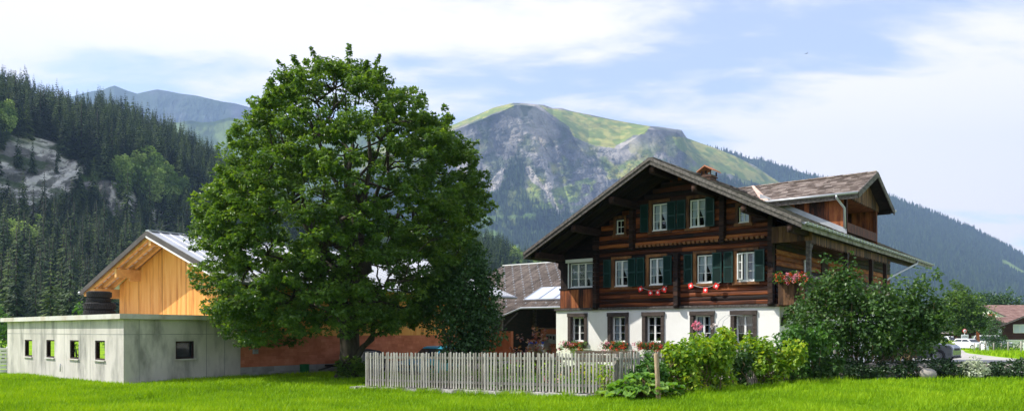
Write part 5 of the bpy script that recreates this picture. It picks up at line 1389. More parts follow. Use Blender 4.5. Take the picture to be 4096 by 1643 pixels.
# ---------------- stone bank with ivy right of the shrub
bank=thing('stone_bank','low bank of boulders overgrown with ivy along the meadow edge at right','wall',(14.5,22.0,gzf(14.5,22)))
mb=MB(); rs=random.Random(4)
x=-4.9
while x<6.5:
    for row in range(2):
        r=rs.uniform(.16,.27); mb.blob((x+rs.uniform(-.1,.1)+row*.2,-.10+row*.18+rs.uniform(-.05,.05),.06+row*.24),(r,r*.8,r*.62),rs.randrange(9999),10,None,.12)
    x+=rs.uniform(.4,.62)
mb.build('boulders',M['boulder'],bank)
rg=np.random.default_rng(12); cs=[]
for k in range(1150):
    x=rg.uniform(-5.0,6.6); top=rg.random()<.55; cs.append((x,rg.uniform(.0,.5) if top else rg.uniform(-.45,-.22),rg.uniform(.26,.42)+.07*math.sin(x*2.1) if top else rg.uniform(-.05,.32)))
for k in range(200):  # ground cover behind shrub base
    cs.append((rg.uniform(-7.0,-4.0),rg.uniform(-.3,.8),rg.uniform(.0,.35)))
leaf_mesh('ivy',M['ivy'],cs,np.array([(.17,.14,.10)]*len(cs)),22,.075,parent=bank,up=.9)
for l,x,w,h in (('silvery grey shrub left on the stone bank, below the black car',-1.4,.38,.62),('pale silver leaved cushion plant on the stone bank near the road',3.2,.5,.5),('broad silvery plant at the right end of the stone bank',4.9,.75,.62)):
    bush('silver_shrub',l,'bush',(14.5+x,21.55,gzf(14.5+x,21.5)),[(0,-.1,h*.5,w,.28,h*.5)],M['silver'],26,.07,.12,70,seed=int(x*10)+90)
bush('red_shrub','small rusty red plant among the boulders of the bank','bush',(16.3,21.6,gzf(16.3,21.6)),[(-.15,0,.25,.2,.12,.12),(.2,0,.32,.22,.12,.14)],M['copperleaf'],16,.06,.08,60,seed=44)
for i,(x,s,l) in enumerate(((11.75,.22,'rounded beige boulder below the large shrub at the meadow edge'),(16.75,.24,'grey boulder low in the bank right of the rusty red plant'),(17.55,.24,'pale rounded boulder on top of the bank between two silver plants'),(19.2,.24,'round boulder on the bank at the right edge of the view'))):
    t=MB(); t.blob((0,0,0),(s*1.1,s*.8,s*.75),i+60,14,.9,.08); o=t.build('boulder',M['boulder'],None); o.location=(x,21.45,gzf(x,21.4)+(.18 if i<2 else .55)); tag(o,l,'boulder')
# verge plants on the right
bush('round_hedge','bright green clipped hedge block at the road bend','hedge',(52.5,92,gzf(52.5,92)),[(-.4,0,.9,1.3,.8,.9),(.5,.3,.9,1.0,.8,.85)],M['yellowleaf'],22,.16,.3,16,seed=51,sticks=False,stems=0)
bush('willow_bush','feathery olive green small tree behind the verge posts','tree',(59.5,94,gzf(59.5,94)),[(0,0,2.2,1.5,1.2,1.6),(.3,0,3.6,.7,.7,1.0),(.9,0,1.2,1.4,1,.8)],M['pear'],18,.16,.35,10,1,6,sticks=False,seed=52,trunk=(1.5,.08))
bush('dark_shrub','low dark green shrub left of the white board','bush',(56.0,88,gzf(56,88)),[(0,0,.6,2.2,.8,.6),(1.8,0,.7,.8,.6,.6)],M['lilac'],18,.14,.3,9,seed=53)
bush('road_shrub','low dark green shrub right of the white board','bush',(62.6,92,gzf(62.6,92)),[(0,0,.7,2.0,.8,.7)],M['lilac'],18,.14,.3,9,seed=54)
# far maple on the road
lb=[(0,0,5.6,3.2,2.6,2.6),(-1.6,0,5.0,2.0,2,2.0),(1.8,0,4.4,2.3,2,1.7),(.0,0,7.8,1.7,1.6,1.7),(-.6,0,3.6,2.8,2,1.2),(3.2,0,3.6,1.2,1.2,1.0)]
bush('road_maple','full round dark green tree standing at the far road bend','tree',(64.5,109,gzf(64.5,109)),lb,M['maple'],26,.30,.55,7.5,1,16,sticks=False,seed=61,trunk=(3.2,.42),up=.9)
bush('village_tree','green tree rising behind the small village roofs','tree',(108,172,-1.0),[(0,0,6.5,5,4,4.2),(3,0,8,4,3,3.4),(-4,0,5,3,3,3)],M['pear'],22,.5,.9,3.2,1,0,sticks=False,seed=62,trunk=(3,.4))
# young trees at the far left behind the concrete building
for l,x,y,h,w in (('pale green young birch at the left edge behind the concrete building',-31.5,46.5,3.6,1.2),('slim young conifer top rising above the concrete roof, left one',-26.8,47,3.5,.55),('smallest young tree top above the concrete roof, in the middle',-24.4,46,2.9,.5),('young tree top above the concrete roof, left of the tyres',-21.6,45,3.0,.6)):
    bush('young_tree',l,'tree',(x,y,gzf(x,y)),[(0,0,h*.45,w,w*.8,h*.42),(0,0,h*.8,w*.45,w*.4,h*.28)],M['green'],20,.14,.25,14,1,6,sticks=False,seed=int(h*10)+int(x),trunk=(1.0,.06))

# ================================================================== GRASS blades on the near meadow
def in_quad_mask(x,y):
    ok=np.ones(len(x),bool)
    # behind fence line / concrete / bushes are excluded
    def side(ax,ay,bx,by): return (bx-ax)*(y-ay)-(by-ay)*(x-ax)
    ok&=~((side(FA[0],FA[1],FB[0],FB[1])>-1.2)&(side(FB[0],FB[1],8.5,22.0)>-.6)&(x>FA[0]-.2))
    ok&=~((y>21.2)&(x>9))
    ok&=~((side(*A[:2],-22.2,33.4)<.6)&(x<-12.6))     # far side of concrete left face
    ok&=~((side(*A[:2],B0[0],B0[1])>-.6)&(x<-10.3)&(x>-12.7))
    ok&=~((side(B0[0]-.1,B0[1]-.5,-6,32.6)>-.8)&(x>-10.4)&(x<-4))
    return ok
rgg=np.random.default_rng(17)
nb=600000
yy=12.4+ (rgg.random(nb)**1.35)*19; xx=(rgg.random(nb)*2-1)*(yy*.69+.6)
s1=(-22.2-A[0])*(yy-A[1])-(33.4-A[1])*(xx-A[0])
k=in_quad_mask(xx,yy)&(fbm(xx*1.3,yy*1.3,5,3)>.30)
xx=xx[k];yy=yy[k];n=len(xx); zz_=gz(xx,yy)
tuft=fbm(xx*.9+40,yy*.9,8,4); hh=(.045+.10*rgg.random(n)**1.7)*(.55+1.1*tuft); a=rgg.random(n)*2*PI; ww=.009+.011*rgg.random(n)*(yy/18)
lean=(rgg.random((n,2))-.5)*1.3
P=np.stack([xx,yy,zz_],1); s=np.stack([np.cos(a),np.sin(a),0*a],1)*ww[:,None]
tip=P+np.stack([lean[:,0]*hh,lean[:,1]*hh,hh],1)
V=np.stack([P-s,P+s,tip],1).reshape(-1,3); F=np.arange(n*3).reshape(-1,3)
tn=np.clip(.60*rgg.random(n)**1.3+.45*np.clip((tuft-.30)*1.8,0,1)+.5*(fbm(xx*.22+9,yy*.3,12,4)-.5),0,1)
gr=np_mesh('grass',V,F,M['grassblade'],tone=tn,kind='stuff'); tag(gr,'fresh bright green blades of meadow grass','grass')
print('grass',n)
# longer tufts along the foot of the fence wall and the bushes
n=5200; f=rgg.random(n); k2=f<.6
xx=np.where(k2,FA[0]-.4+(FB[0]-FA[0]+.6)*f/.6,FB[0]+1.0+(6.2)*(f-.6)/.4); yy=np.where(k2,FA[1]+(FB[1]-FA[1])*f/.6,FB[1]-.1+(3.6)*(f-.6)/.4)-.30-rgg.random(n)*.25
keep=fbm(xx*2.2,yy*2.2,91,3)>.48; xx=xx[keep];yy=yy[keep];n=len(xx)
hh=.10+.16*rgg.random(n); a=rgg.random(n)*2*PI; P=np.stack([xx,yy,gz(xx,yy)],1); s=np.stack([np.cos(a),np.sin(a),0*a],1)*.009
tip=P+np.stack([(rgg.random(n)-.5)*hh,(rgg.random(n)-.5)*hh,hh],1)
gr=np_mesh('tall_grass',np.stack([P-s,P+s,tip],1).reshape(-1,3),np.arange(n*3).reshape(-1,3),M['grassblade'],tone=rgg.random(n),kind='stuff'); tag(gr,'longer tufts of grass along the stone wall and bushes','grass')
# clover / tall verge grass beside far road
n=26000; xx=rgg.uniform(27,75,n); yy=rgg.uniform(44,104,n)
bx=np.interp(yy,[41,53,78,101],[28.8,34.5,47.6,60.8]); k=(xx>bx)&(xx<bx+26); xx=xx[k];yy=yy[k];n=len(xx)
hh=.15+.35*rgg.random(n); a=rgg.random(n)*2*PI; P=np.stack([xx,yy,gz(xx,yy)],1); s=np.stack([np.cos(a),np.sin(a),0*a],1)*.05
tip=P+np.stack([(rgg.random(n)-.5)*hh,(rgg.random(n)-.5)*hh,hh],1)
gr=np_mesh('verge_grass',np.stack([P-s,P+s,tip],1).reshape(-1,3),np.arange(n*3).reshape(-1,3),M['grassblade'],tone=rgg.random(n),kind='stuff'); tag(gr,'longer rough grass on the verge beyond the road','grass')
# ================================================================== HILLS AND MOUNTAINS
K=4096/2575.
def surface(name,ridge,foot,Yr,Yf,nx,ny,amp,seed,zf=-3.0,gpow=1.0,cover=None,m='cover',gully=1.0,prof=None,back=True,damp=None):
    """ridge: [(ov_x,ov_y)], world sheet between foot line (z=zf) at distance Yf and ridge at Yr"""
    r=np.array(ridge,float)*K; x0,x1=r[0,0],r[-1,0]
    px=np.linspace(x0,x1,nx); ry=np.interp(px,r[:,0],r[:,1])
    yr=np.interp(px,[x0,x1],Yr) if hasattr(Yr,'__len__') and len(Yr)==2 else np.full(nx,Yr,float)
    yf=np.interp(px,[x0,x1],Yf) if hasattr(Yf,'__len__') and len(Yf)==2 else np.full(nx,Yf,float)
    ry=ry+ (fbm(px/60,px*0,seed+3,5)-.5)*amp*.012*3036/yr*1.0*0.6
    zr=1.6+(1320-ry)/3036*yr
    t=np.linspace(0,1,ny)
    T,PX=np.meshgrid(t,px,indexing='ij')
    PY=np.interp  # unused
    g_=T**gpow if prof is None else prof(T,PX)
    Yd=yf[None,:]+(yr-yf)[None,:]*g_
    Z=zf+(zr[None,:]-zf)*T
    if m=='cover':
        tf=(zf-1.6)/yf[None,:]; tr_=(zr[None,:]-1.6)/yr[None,:]; Z=1.6+Yd*(tf+(tr_-tf)*T)
    X=(PX-2048)/3036*Yd
    env=np.sin(PI*np.clip(T,0,1))**.5
    gl=fbm((X+.45*Z)/(amp*2.0),(Z-.2*X)/(amp*4.0),seed,7,.62,True); bg=fbm(X/(amp*9),Z/(amp*9),seed+9,4)
    dz=((gl-.5)*amp*gully*(damp(T,PX) if damp is not None else 1)+(bg-.5)*amp*3.0)*env
    sc=(Yd+dz)/Yd
    Y2=Yd+dz; X2=X*sc; Z2=1.6+(Z-1.6)*sc
    pyv=1320-(Z2-1.6)/Y2*3036
    V=np.stack([X2.ravel(),Y2.ravel(),Z2.ravel()],1)
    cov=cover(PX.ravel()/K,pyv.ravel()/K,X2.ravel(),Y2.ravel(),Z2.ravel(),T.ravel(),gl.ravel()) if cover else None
    if back: # far side falls away behind the ridge
        Vb=V.reshape(ny,nx,3)[-1].copy(); Vb[:,1]*=1.25; Vb[:,0]*=1.25; Vb[:,2]=zf
        V=np.concatenate([V,Vb]); cov=np.concatenate([cov,cov.reshape(ny,nx,4)[-1]]); ny+=1
    i=np.arange((ny-1)*nx).reshape(-1,nx)[:,:-1].ravel()
    o=np_mesh(name,V,np.stack([i,i+1,i+nx+1,i+nx],1),M[m],smooth=False,kind='structure',vcol=cov)
    return V,(nx,ny),cov
def mixc(a,b,f): return a*(1-f[:,None])+b*f[:,None]
C=lambda *c: np.array([[*c,1.0]])
def poly_in(x,y,pts):
    pts=np.array(pts,float); c=np.zeros(len(x),bool); j=len(pts)-1
    for i in range(len(pts)):
        xi,yi=pts[i];xj,yj=pts[j]
        c^=((yi>y)!=(yj>y))&(x<(xj-xi)*(y-yi)/(yj-yi+1e-9)+xi); j=i
    return c
# --- central cliff mountain
ridge1=[(860,405),(1000,358),(1080,332),(1140,313),(1200,289),(1240,271),(1290,259),(1312,259),(1340,262),(1368,264),(1390,272),(1412,272),(1440,280),(1500,292),(1545,302),(1590,310),(1632,317),(1660,319),(1690,324),(1714,327),(1727,347),(1760,359),(1800,373),(1850,393),(1900,418),(1950,452),(2000,480),(2100,522),(2250,600),(2420,690),(2600,760)]
mead=[(1352,262),(1380,274),(1440,281),(1545,302),(1636,316),(1620,338),(1590,340),(1545,372),(1500,368),(1440,345),(1430,318),(1390,290)]
mead2=[(1690,345),(1727,345),(1850,393),(1950,452),(2010,490),(1950,476),(1840,440),(1770,428),(1735,395),(1700,370)]
mead3=[(1180,300),(1240,271),(1290,258),(1262,275),(1215,298)]
scree=[(1318,425),(1330,418),(1352,445),(1368,468),(1382,440),(1394,450),(1388,480),(1402,520),(1418,560),(1404,540),(1370,480),(1340,458)]
scree2=[(1225,462),(1262,420),(1272,424),(1245,470),(1218,492),(1205,500)]
green_patch=[(1345,520),(1410,470),(1500,430),(1490,480),(1430,520),(1400,545)]  # outline of a yellow-green patch in the slope's cover colour
def cover1(x,y,X,Y,Z,T,gl):
    jx=(fbm(X/60,Z/60,71,5)-.5)*26; jy=(fbm(X/60+9,Z/60,72,5)-.5)*20
    x=x+jx;y=y+jy
    n=fbm(X/90,Z/160,33,6,.6); n2=fbm(X/25,Z/25,35,5)
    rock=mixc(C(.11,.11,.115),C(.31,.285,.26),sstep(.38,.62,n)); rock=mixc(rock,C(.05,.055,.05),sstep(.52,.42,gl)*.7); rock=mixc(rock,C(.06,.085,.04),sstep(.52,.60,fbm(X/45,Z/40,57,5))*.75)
    warm=np.exp(-((x-1345)**2/2600+(y-345)**2/1800)); rock=mixc(rock,C(.36,.31,.26),np.clip(warm*.9,0,1)*sstep(.4,.6,n2))
    meadow=mixc(C(.15,.20,.035),C(.30,.29,.07),sstep(.4,.65,n2)); forest=mixc(C(.022,.042,.02),C(.045,.075,.028),sstep(.4,.6,n2))
    c=rock
    # forest low down with ragged limit
    lim=np.interp(x,[1100,1180,1250,1300,1330,1400,1480,1560,1620,1750,1900,2000,2600],[430,470,470,400,480,520,545,560,470,440,448,480,800])
    f=sstep(-14,16,(y-lim)+(n2-.5)*90); c=mixc(c,forest,f)
    gfl=sstep(.56,.66,fbm(X/70,Z/90,44,5))*sstep(330,430,y)*.9*(y<600); c=mixc(c,meadow,gfl*(1-f*.7))
    c=mixc(c,C(.20,.27,.06),np.where(poly_in(x,y,green_patch),.75,0.)*sstep(.42,.6,n2))
    for p in (mead,mead2,mead3): c=mixc(c,meadow,poly_in(x-jx*.7,y-jy*.7,p).astype(float))
    c=mixc(c,meadow,sstep(.970,.985,T)*(x<1290)*.9)
    for p in (scree,scree2): c=mixc(c,C(.40,.36,.32),poly_in(x-jx*.6,y-jy*.6,p)*.9)
    pale=sstep(.62,.70,fbm(X/180,Z/110,52,4))*f*(y>540); c=mixc(c,C(.12,.19,.05),pale*.6)
    return c
def prof1(T,PX):
    x=PX/K
    # gentler top meadows, steep cliff band, gentler forest foot
    top=np.interp(x,[1000,1250,1300,1345,1400,1480,1560,1630,1700,1740,1800,1950,2600],[.03,.03,.008,.008,.06,.14,.13,.015,.015,.08,.15,.3,.3])
    a=1-top
    return np.where(T<.45,.62*(T/.45)**.9,np.where(T<a,.62+.14*(T-.45)/(a-.45+1e-6),.76+.24*(T-a)/(top+1e-6)))
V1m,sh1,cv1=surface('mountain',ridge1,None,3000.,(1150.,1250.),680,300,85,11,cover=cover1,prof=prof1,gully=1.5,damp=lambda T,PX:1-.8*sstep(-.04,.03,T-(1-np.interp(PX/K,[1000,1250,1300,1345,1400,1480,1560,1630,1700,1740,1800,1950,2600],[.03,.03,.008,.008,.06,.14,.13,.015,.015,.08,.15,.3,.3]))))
# --- right forest ridge behind
ridge2=[(1560,420),(1700,385),(1780,371),(1840,384),(1882,399),(1920,403),(1980,423),(2040,441),(2066,447),(2120,460),(2190,480),(2245,497),(2300,518),(2350,536),(2400,557),(2450,577),(2500,604),(2540,624),(2575,644),(2700,700),(2900,780)]
def cover2(x,y,X,Y,Z,T,gl):
    n2=fbm(X/60,Z/60,135,5); c=mixc(C(.022,.042,.02),C(.05,.08,.03),sstep(.4,.65,n2))
    c=mixc(c,C(.22,.30,.07),poly_in(x,y,[(2515,650),(2530,655),(2575,682),(2600,700),(2600,712),(2560,690),(2520,668)])*.9)
    c=mixc(c,C(.32,.30,.14),poly_in(x,y,[(2480,728),(2492,730),(2500,742),(2522,752),(2516,764),(2496,750)])*.9)
    return c
V2m,sh2,cv2=surface('far_hillside',ridge2,None,3600.,(1500.,1100.),420,140,110,23,cover=cover2,gully=.9,gpow=1.1)
# --- far left range
ridge3=[(100,262),(170,246),(205,236),(235,229),(258,227),(272,220),(288,215.5),(300,220),(320,228),(345,236),(360,232),(395,225),(420,229),(455,236),(490,240),(520,247),(560,256),(590,260),(620,268),(700,285),(800,315),(900,340),(1050,365),(1200,400),(1300,430)]
def cover3(x,y,X,Y,Z,T,gl):
    n=fbm(X/300,Z/300,201,5); c=mixc(C(.09,.095,.11),C(.06,.085,.05),sstep(.35,.6,n)); return mixc(c,C(.035,.04,.05),sstep(.5,.35,gl)*.6)
surface('far_range',ridge3,None,4600.,3700.,420,110,180,37,cover=cover3,gully=1.4,zf=-20)
ridge3b=[(380,330),(440,309),(480,303),(505,308),(540,306),(575,296),(620,300),(700,318),(800,326),(870,322),(1000,345),(1150,380),(1300,420)]
def cover3b(x,y,X,Y,Z,T,gl):
    n=fbm(X/200,Z/200,211,5); c=mixc(C(.10,.15,.04),C(.16,.21,.06),sstep(.4,.6,n)); return mixc(c,C(.05,.08,.03),sstep(.58,.66,fbm(X/120,Z/90,215,4))*.8)
surface('far_alp',ridge3b,None,3300.,2600.,260,90,95,41,cover=cover3b,gully=.8,zf=-20)
# --- left forest hill
ridge4=[(-200,130),(-80,185),(0,232),(60,258),(160,292),(220,310),(260,300),(310,318),(360,340),(430,362),(500,400),(560,430),(640,480),(740,540),(860,600),(1000,640),(1150,650),(1225,625),(1290,655),(1360,690),(1450,720),(1600,760),(1800,790),(2100,812),(2600,822)]
cliffs=[(70,434,135,86,.1),(292,500,74,46,.45),(404,560,60,34,.5)]
def cliffd(x,y):
    d=np.full(np.shape(x),9.0)
    for cx_,cy_,rx,ry,sh in cliffs: d=np.minimum(d,np.hypot((x-cx_)/rx,(y-cy_-sh*(x-cx_))/ry))
    return d
def cover4(x,y,X,Y,Z,T,gl):
    n2=fbm(X/9,Z/9,301,5); n3=fbm((X+.3*Z)/5,Z/9,305,7,.68)
    c=mixc(C(.025,.045,.018),C(.06,.10,.03),sstep(.4,.65,n2))
    rock=mixc(C(.17,.165,.155),C(.52,.50,.45),sstep(.44,.55,n3)); rock=mixc(rock,C(.05,.055,.04),sstep(.52,.40,fbm(X/2.2,Z/6,311,6,.65))*.8); rock=mixc(rock,C(.05,.08,.03),sstep(.55,.62,fbm(X/8,Z/6,313,4))*.8)
    d=cliffd(x,y)+(n2-.5)*.7+(fbm(X/30,Z/22,309,5)-.5)*1.5
    return mixc(c,rock,sstep(1.02,.9,d))
def prof4(T,PX): return np.where(T<.25,.35*T/.25,np.where(T<.62,.35+.17*(T-.25)/.37,.52+.48*(T-.62)/.38))
V4,sh4,cv4=surface('forest_hillside',ridge4,None,(470.,900.),(165.,560.),1300,300,14,61,cover=cover4,m='coverhill',prof=prof4,gully=1.3,zf=-1.2)

# ---------------------------------------------------------------- conifers
def spruce_mesh(seed,H=1.0,lv=20,br=8,wid=.17):
    rg=np.random.default_rng(seed); V=[];F=[];tn=[]
    def kite(p,q,w,droop):
        p=np.array(p);q=np.array(q);d=q-p; s=np.cross(d,[0,0,1]); s/=np.linalg.norm(s)+1e-9; b=len(V)
        m=(p+q)/2+np.array([0,0,.01]); V.extend([p,m+s*w+[0,0,-droop],q,m-s*w+[0,0,-droop]]); F.append((b,b+1,b+2,b+3)); tn.append(rg.random())
    for i in range(lv):
        t=(i+rg.uniform(-.2,.2))/lv; z=.07+.93*t; R=wid*(1-t)**.85*(1+.12*math.sin(seed+i*1.7))+.006
        n=max(4,int(br*(1-t*.5)))
        for k in range(n):
            a=2*PI*(k+rg.random())/n; r=R*rg.uniform(.72,1.15); q=(r*math.cos(a),r*math.sin(a),z-r*.42+rg.uniform(-.008,.008)); p=(0,0,z+.012)
            kite(p,q,r*.20,.012+r*.08)
            for s_ in (-1,1):
                a2=a+s_*.33; m=(r*.45*math.cos(a),r*.45*math.sin(a),z-r*.16); kite(m,(r*.92*math.cos(a2),r*.92*math.sin(a2),z-r*.46),r*.13,.01+r*.10)
    V.extend([(-.012,0,0),(.012,0,0),(0,.012,0),(0,0,1.0)])
    return np.array(V),np.array(F),np.array(tn)
def trunk_mesh(name):
    mb=MB(); mb.tube([(0,0,-.03),(0,0,.5),(0,0,.97)],[.017,.010,.002],6,.5)
    me=mb.build(name,M['bark'],None); d=me.data; bpy.data.objects.remove(me); return d
spr=[]
tm=trunk_mesh('trunk')
HG='spruces of the forest on the left hillside'
LAB='dark green spruce, one of many in the dense forest on the left hillside'
for sd in range(4):
    V,F,tn=spruce_mesh(sd+3,lv=(22,19,24,20)[sd],wid=(.16,.19,.14,.17)[sd])
    o=np_mesh('crown',V,F,M['spruce'],tone=tn); spr.append(o)
# sample positions on hill by screen-free world density: walk over the sheet cells
rg=np.random.default_rng(77)
G=V4.reshape(sh4[1],sh4[0],3); ny_,nx_=sh4[1]-1,sh4[0]
G=G[:ny_]
def project(P): return 2048+3036*P[:,0]/P[:,1], 1320-3036*(P[:,2]-1.6)/P[:,1]
cells=(G[:-1,:-1]+G[1:,1:])/2; e1=G[:-1,1:]-G[:-1,:-1]; e2=G[1:,:-1]-G[:-1,:-1]
area=np.linalg.norm(np.cross(e1,e2),axis=2)
pr=area.ravel()/area.sum()
def pick(n,mind):
    idx=rg.choice(len(pr),size=n,p=pr); u=rg.random((n,2)); P=G[:-1,:-1].reshape(-1,3)[idx]+e1.reshape(-1,3)[idx]*u[:,:1]+e2.reshape(-1,3)[idx]*u[:,1:]
    # greedy thinning on grid
    seen={};keep=[]
    for i,p in enumerate(P):
        k=(int(p[0]//mind),int(p[1]//mind),int(p[2]//mind))
        if k in seen: continue
        seen[k]=1; keep.append(i)
    return P[keep]
P=pick(26000,5.2)
px,py=project(P); x=px/K;y=py/K
Hh=rg.uniform(13,25,len(P))*np.where(rg.random(len(P))<.22,.55,1)*(.8+.45*fbm(P[:,0]/35,P[:,1]/35,88,3))
# the nearer half is taller trees
hpx=3036*Hh/P[:,1]/K
ok=(x>-60)&(x<2620)
# keep cliffs free: neither standing on them nor covering them
d0=cliffd(x,y); dm=cliffd(x,y-hpx*.5); dt=cliffd(x,y-hpx*.92)
rk=rg.random(len(P)); jn=(fbm(P[:,0]/30,P[:,2]/22,309,5)-.5)*1.5
ok&=~(((d0+jn<.95)&(rk<.93))|((dm+jn<.70)&(rk<.93))|((dt<.45)&(rk<.6)))
# light broadleaf area
def broadz(x,y): return (np.hypot((x-330)/110,(y-440)/30)<1)|(np.hypot((x-425)/45,(y-480)/35)<1)|(np.hypot((x-20)/26,(y-300)/22)<1)|(np.hypot((x-560)/30,(y-520)/30)<1)|(np.hypot((x-70)/50,(y-600)/20)<.9)|((x>1290)&(x<1360)&(y>640)&(rg.random(len(x))<.4))
bz_m=broadz(x,y-hpx*.3)
# nothing near the village/houses on the flat foot
ok&=~((P[:,2]<.5)&(x>1300))
Pb=P[ok&bz_m]; Hb=Hh[ok&bz_m]*.55
ok&=~bz_m
P=P[ok];Hh=Hh[ok]
# foot row of big trees at the left
m=60; fx=rg.uniform(-30,760,m); Dd=rg.uniform(140,182,m); PF=np.stack([(fx*K-2048)/3036*Dd,Dd,gz((fx*K-2048)/3036*Dd,Dd)-1.0],1)
HF=rg.uniform(11,21,m)
# clear behind: leave the light tops low at far left
P=np.concatenate([PF,P]); Hh=np.concatenate([HF,Hh])
hp=3036*Hh/P[:,1]
order=np.argsort(-hp); 
inframe=(P[:,0]/P[:,1]>-.70)&(P[:,0]/P[:,1]<.70)
order=[i for i in order if inframe[i]]
near=order[:290]; rest=np.array(sorted(set(range(len(P)))-set(near)))
print('hill trees',len(P),'broad',len(Pb))
first={}
for j,i in enumerate(near):
    v=j%4; s=float(Hh[i]); loc=tuple(P[i]); rz_=rg.uniform(0,6.28)
    w=rg.uniform(.9,1.3)
    if v not in first:
        t=thing('spruce_tree',LAB,'tree',loc,rz_,HG); t.scale=(s*w,s*w,s); spr[v].parent=t
        k=bpy.data.objects.new('trunk',tm); col.objects.link(k); k.parent=t; first[v]=(t,[spr[v],k])
    else:
        t,kids=first[v]; c=copy_known(t,kids,loc,rz_,(s*w,s*w,s))
# rest: one geometry-node object that scatters the same crowns
def scatter(name,pts,scale,variants,mats,label,cat,widths=None):
    me=bpy.data.meshes.new(name); n=len(pts); me.vertices.add(n); me.vertices.foreach_set('co',np.asarray(pts,np.float32).ravel())
    a=me.attributes.new('sc','FLOAT_VECTOR','POINT'); w=rg.uniform(.9,1.3,n) if widths is None else widths
    sv=np.stack([scale*w,scale*w,scale],1).astype(np.float32); a.data.foreach_set('vector',sv.ravel())
    a=me.attributes.new('rt','FLOAT_VECTOR','POINT'); rv=np.zeros((n,3),np.float32); rv[:,2]=rg.random(n)*6.28; a.data.foreach_set('vector',rv.ravel())
    a=me.attributes.new('vi','INT','POINT'); a.data.foreach_set('value',rg.integers(0,len(variants),n).astype(np.int32))
    for m_ in mats: me.materials.append(m_)
    o=bpy.data.objects.new(name,me); col.objects.link(o); tag(o,label,cat,kind='stuff')
    ng=bpy.data.node_groups.new(name,'GeometryNodeTree'); ng.interface.new_socket('Geometry',in_out='INPUT',socket_type='NodeSocketGeometry'); ng.interface.new_socket('Geometry',in_out='OUTPUT',socket_type='NodeSocketGeometry')
    gi=ng.nodes.new('NodeGroupInput'); go=ng.nodes.new('NodeGroupOutput')
    g2=ng.nodes.new('GeometryNodeGeometryToInstance')
    for v in variants:
        oi=ng.nodes.new('GeometryNodeObjectInfo'); oi.transform_space='ORIGINAL'; oi.inputs['Object'].default_value=v; oi.inputs['As Instance'].default_value=True
        ng.links.new(oi.outputs['Geometry'],g2.inputs[0])
    ip=ng.nodes.new('GeometryNodeInstanceOnPoints'); ng.links.new(gi.outputs[0],ip.inputs['Points']); ng.links.new(g2.outputs[0],ip.inputs['Instance'])
    ip.inputs['Pick Instance'].default_value=True
    def na(nm,ty): 
        k=ng.nodes.new('GeometryNodeInputNamedAttribute'); k.data_type=ty; k.inputs[0].default_value=nm; return k.outputs['Attribute']
    ng.links.new(na('vi','INT'),ip.inputs['Instance Index']); ng.links.new(na('sc','FLOAT_VECTOR'),ip.inputs['Scale'])
    er=ng.nodes.new('FunctionNodeEulerToRotation'); ng.links.new(na('rt','FLOAT_VECTOR'),er.inputs[0]); ng.links.new(er.outputs[0],ip.inputs['Rotation'])
    ng.links.new(ip.outputs[0],go.inputs[0])
    md=o.modifiers.new('scatter','NODES'); md.node_group=ng
    return o
scatter('spruce_forest',P[rest],Hh[rest],[first[v][1][0] for v in range(4)],[M['spruce']],'dense dark spruce forest covering the left hillside behind its nearer trees','forest')
# broadleaf trees on the hill
def broad_mesh(seed):
    rg2=np.random.default_rng(seed); cs=[]
    for k in range(22):
        u=rg2.normal(size=3);u/=np.linalg.norm(u); cs.append(np.array([0,0,.58])+u*np.array([.38,.38,.36])*rg2.uniform(.7,1))
    n=len(cs)*50; idx=np.repeat(np.arange(len(cs)),50); u=rg2.normal(size=(n,3));u/=np.linalg.norm(u,axis=1,keepdims=True)
    Pp=np.array(cs)[idx]+u*.13*rg2.uniform(.5,1,(n,1)); V,F=leafcloud(Pp,u+rg2.normal(size=(n,3))*.4,u+[0,0,.7],rg2.uniform(.05,.10,n),1,.5)
    return V,F,np.repeat(rg2.random(len(cs)),50)*.6+rg2.random(n)*.4
bm=[]
for sd in range(3):
    V,F,tn=broad_mesh(sd); bm.append(np_mesh('crown',V,F,M['broad'],tone=tn))
# thin broadleaf to things
ob=np.argsort(-Hb/Pb[:,1])[:110]
fb_={}
for j,i in enumerate(ob):
    v=j%3; s=float(Hb[i])*1.15; loc=tuple(Pb[i]); rz_=rg.uniform(0,6.28)
    if v not in fb_:
        t=thing('broadleaf_tree','light green round crowned tree among the dark spruces of the left hillside','tree',loc,rz_,'light green trees on the left hillside'); t.scale=(s*.9,s*.9,s); bm[v].parent=t
        k=bpy.data.objects.new('trunk',tm); col.objects.link(k); k.parent=t; fb_[v]=(t,[bm[v],k])
    else: copy_known(*fb_[v],loc,rz_,(s*.9,s*.9,s))
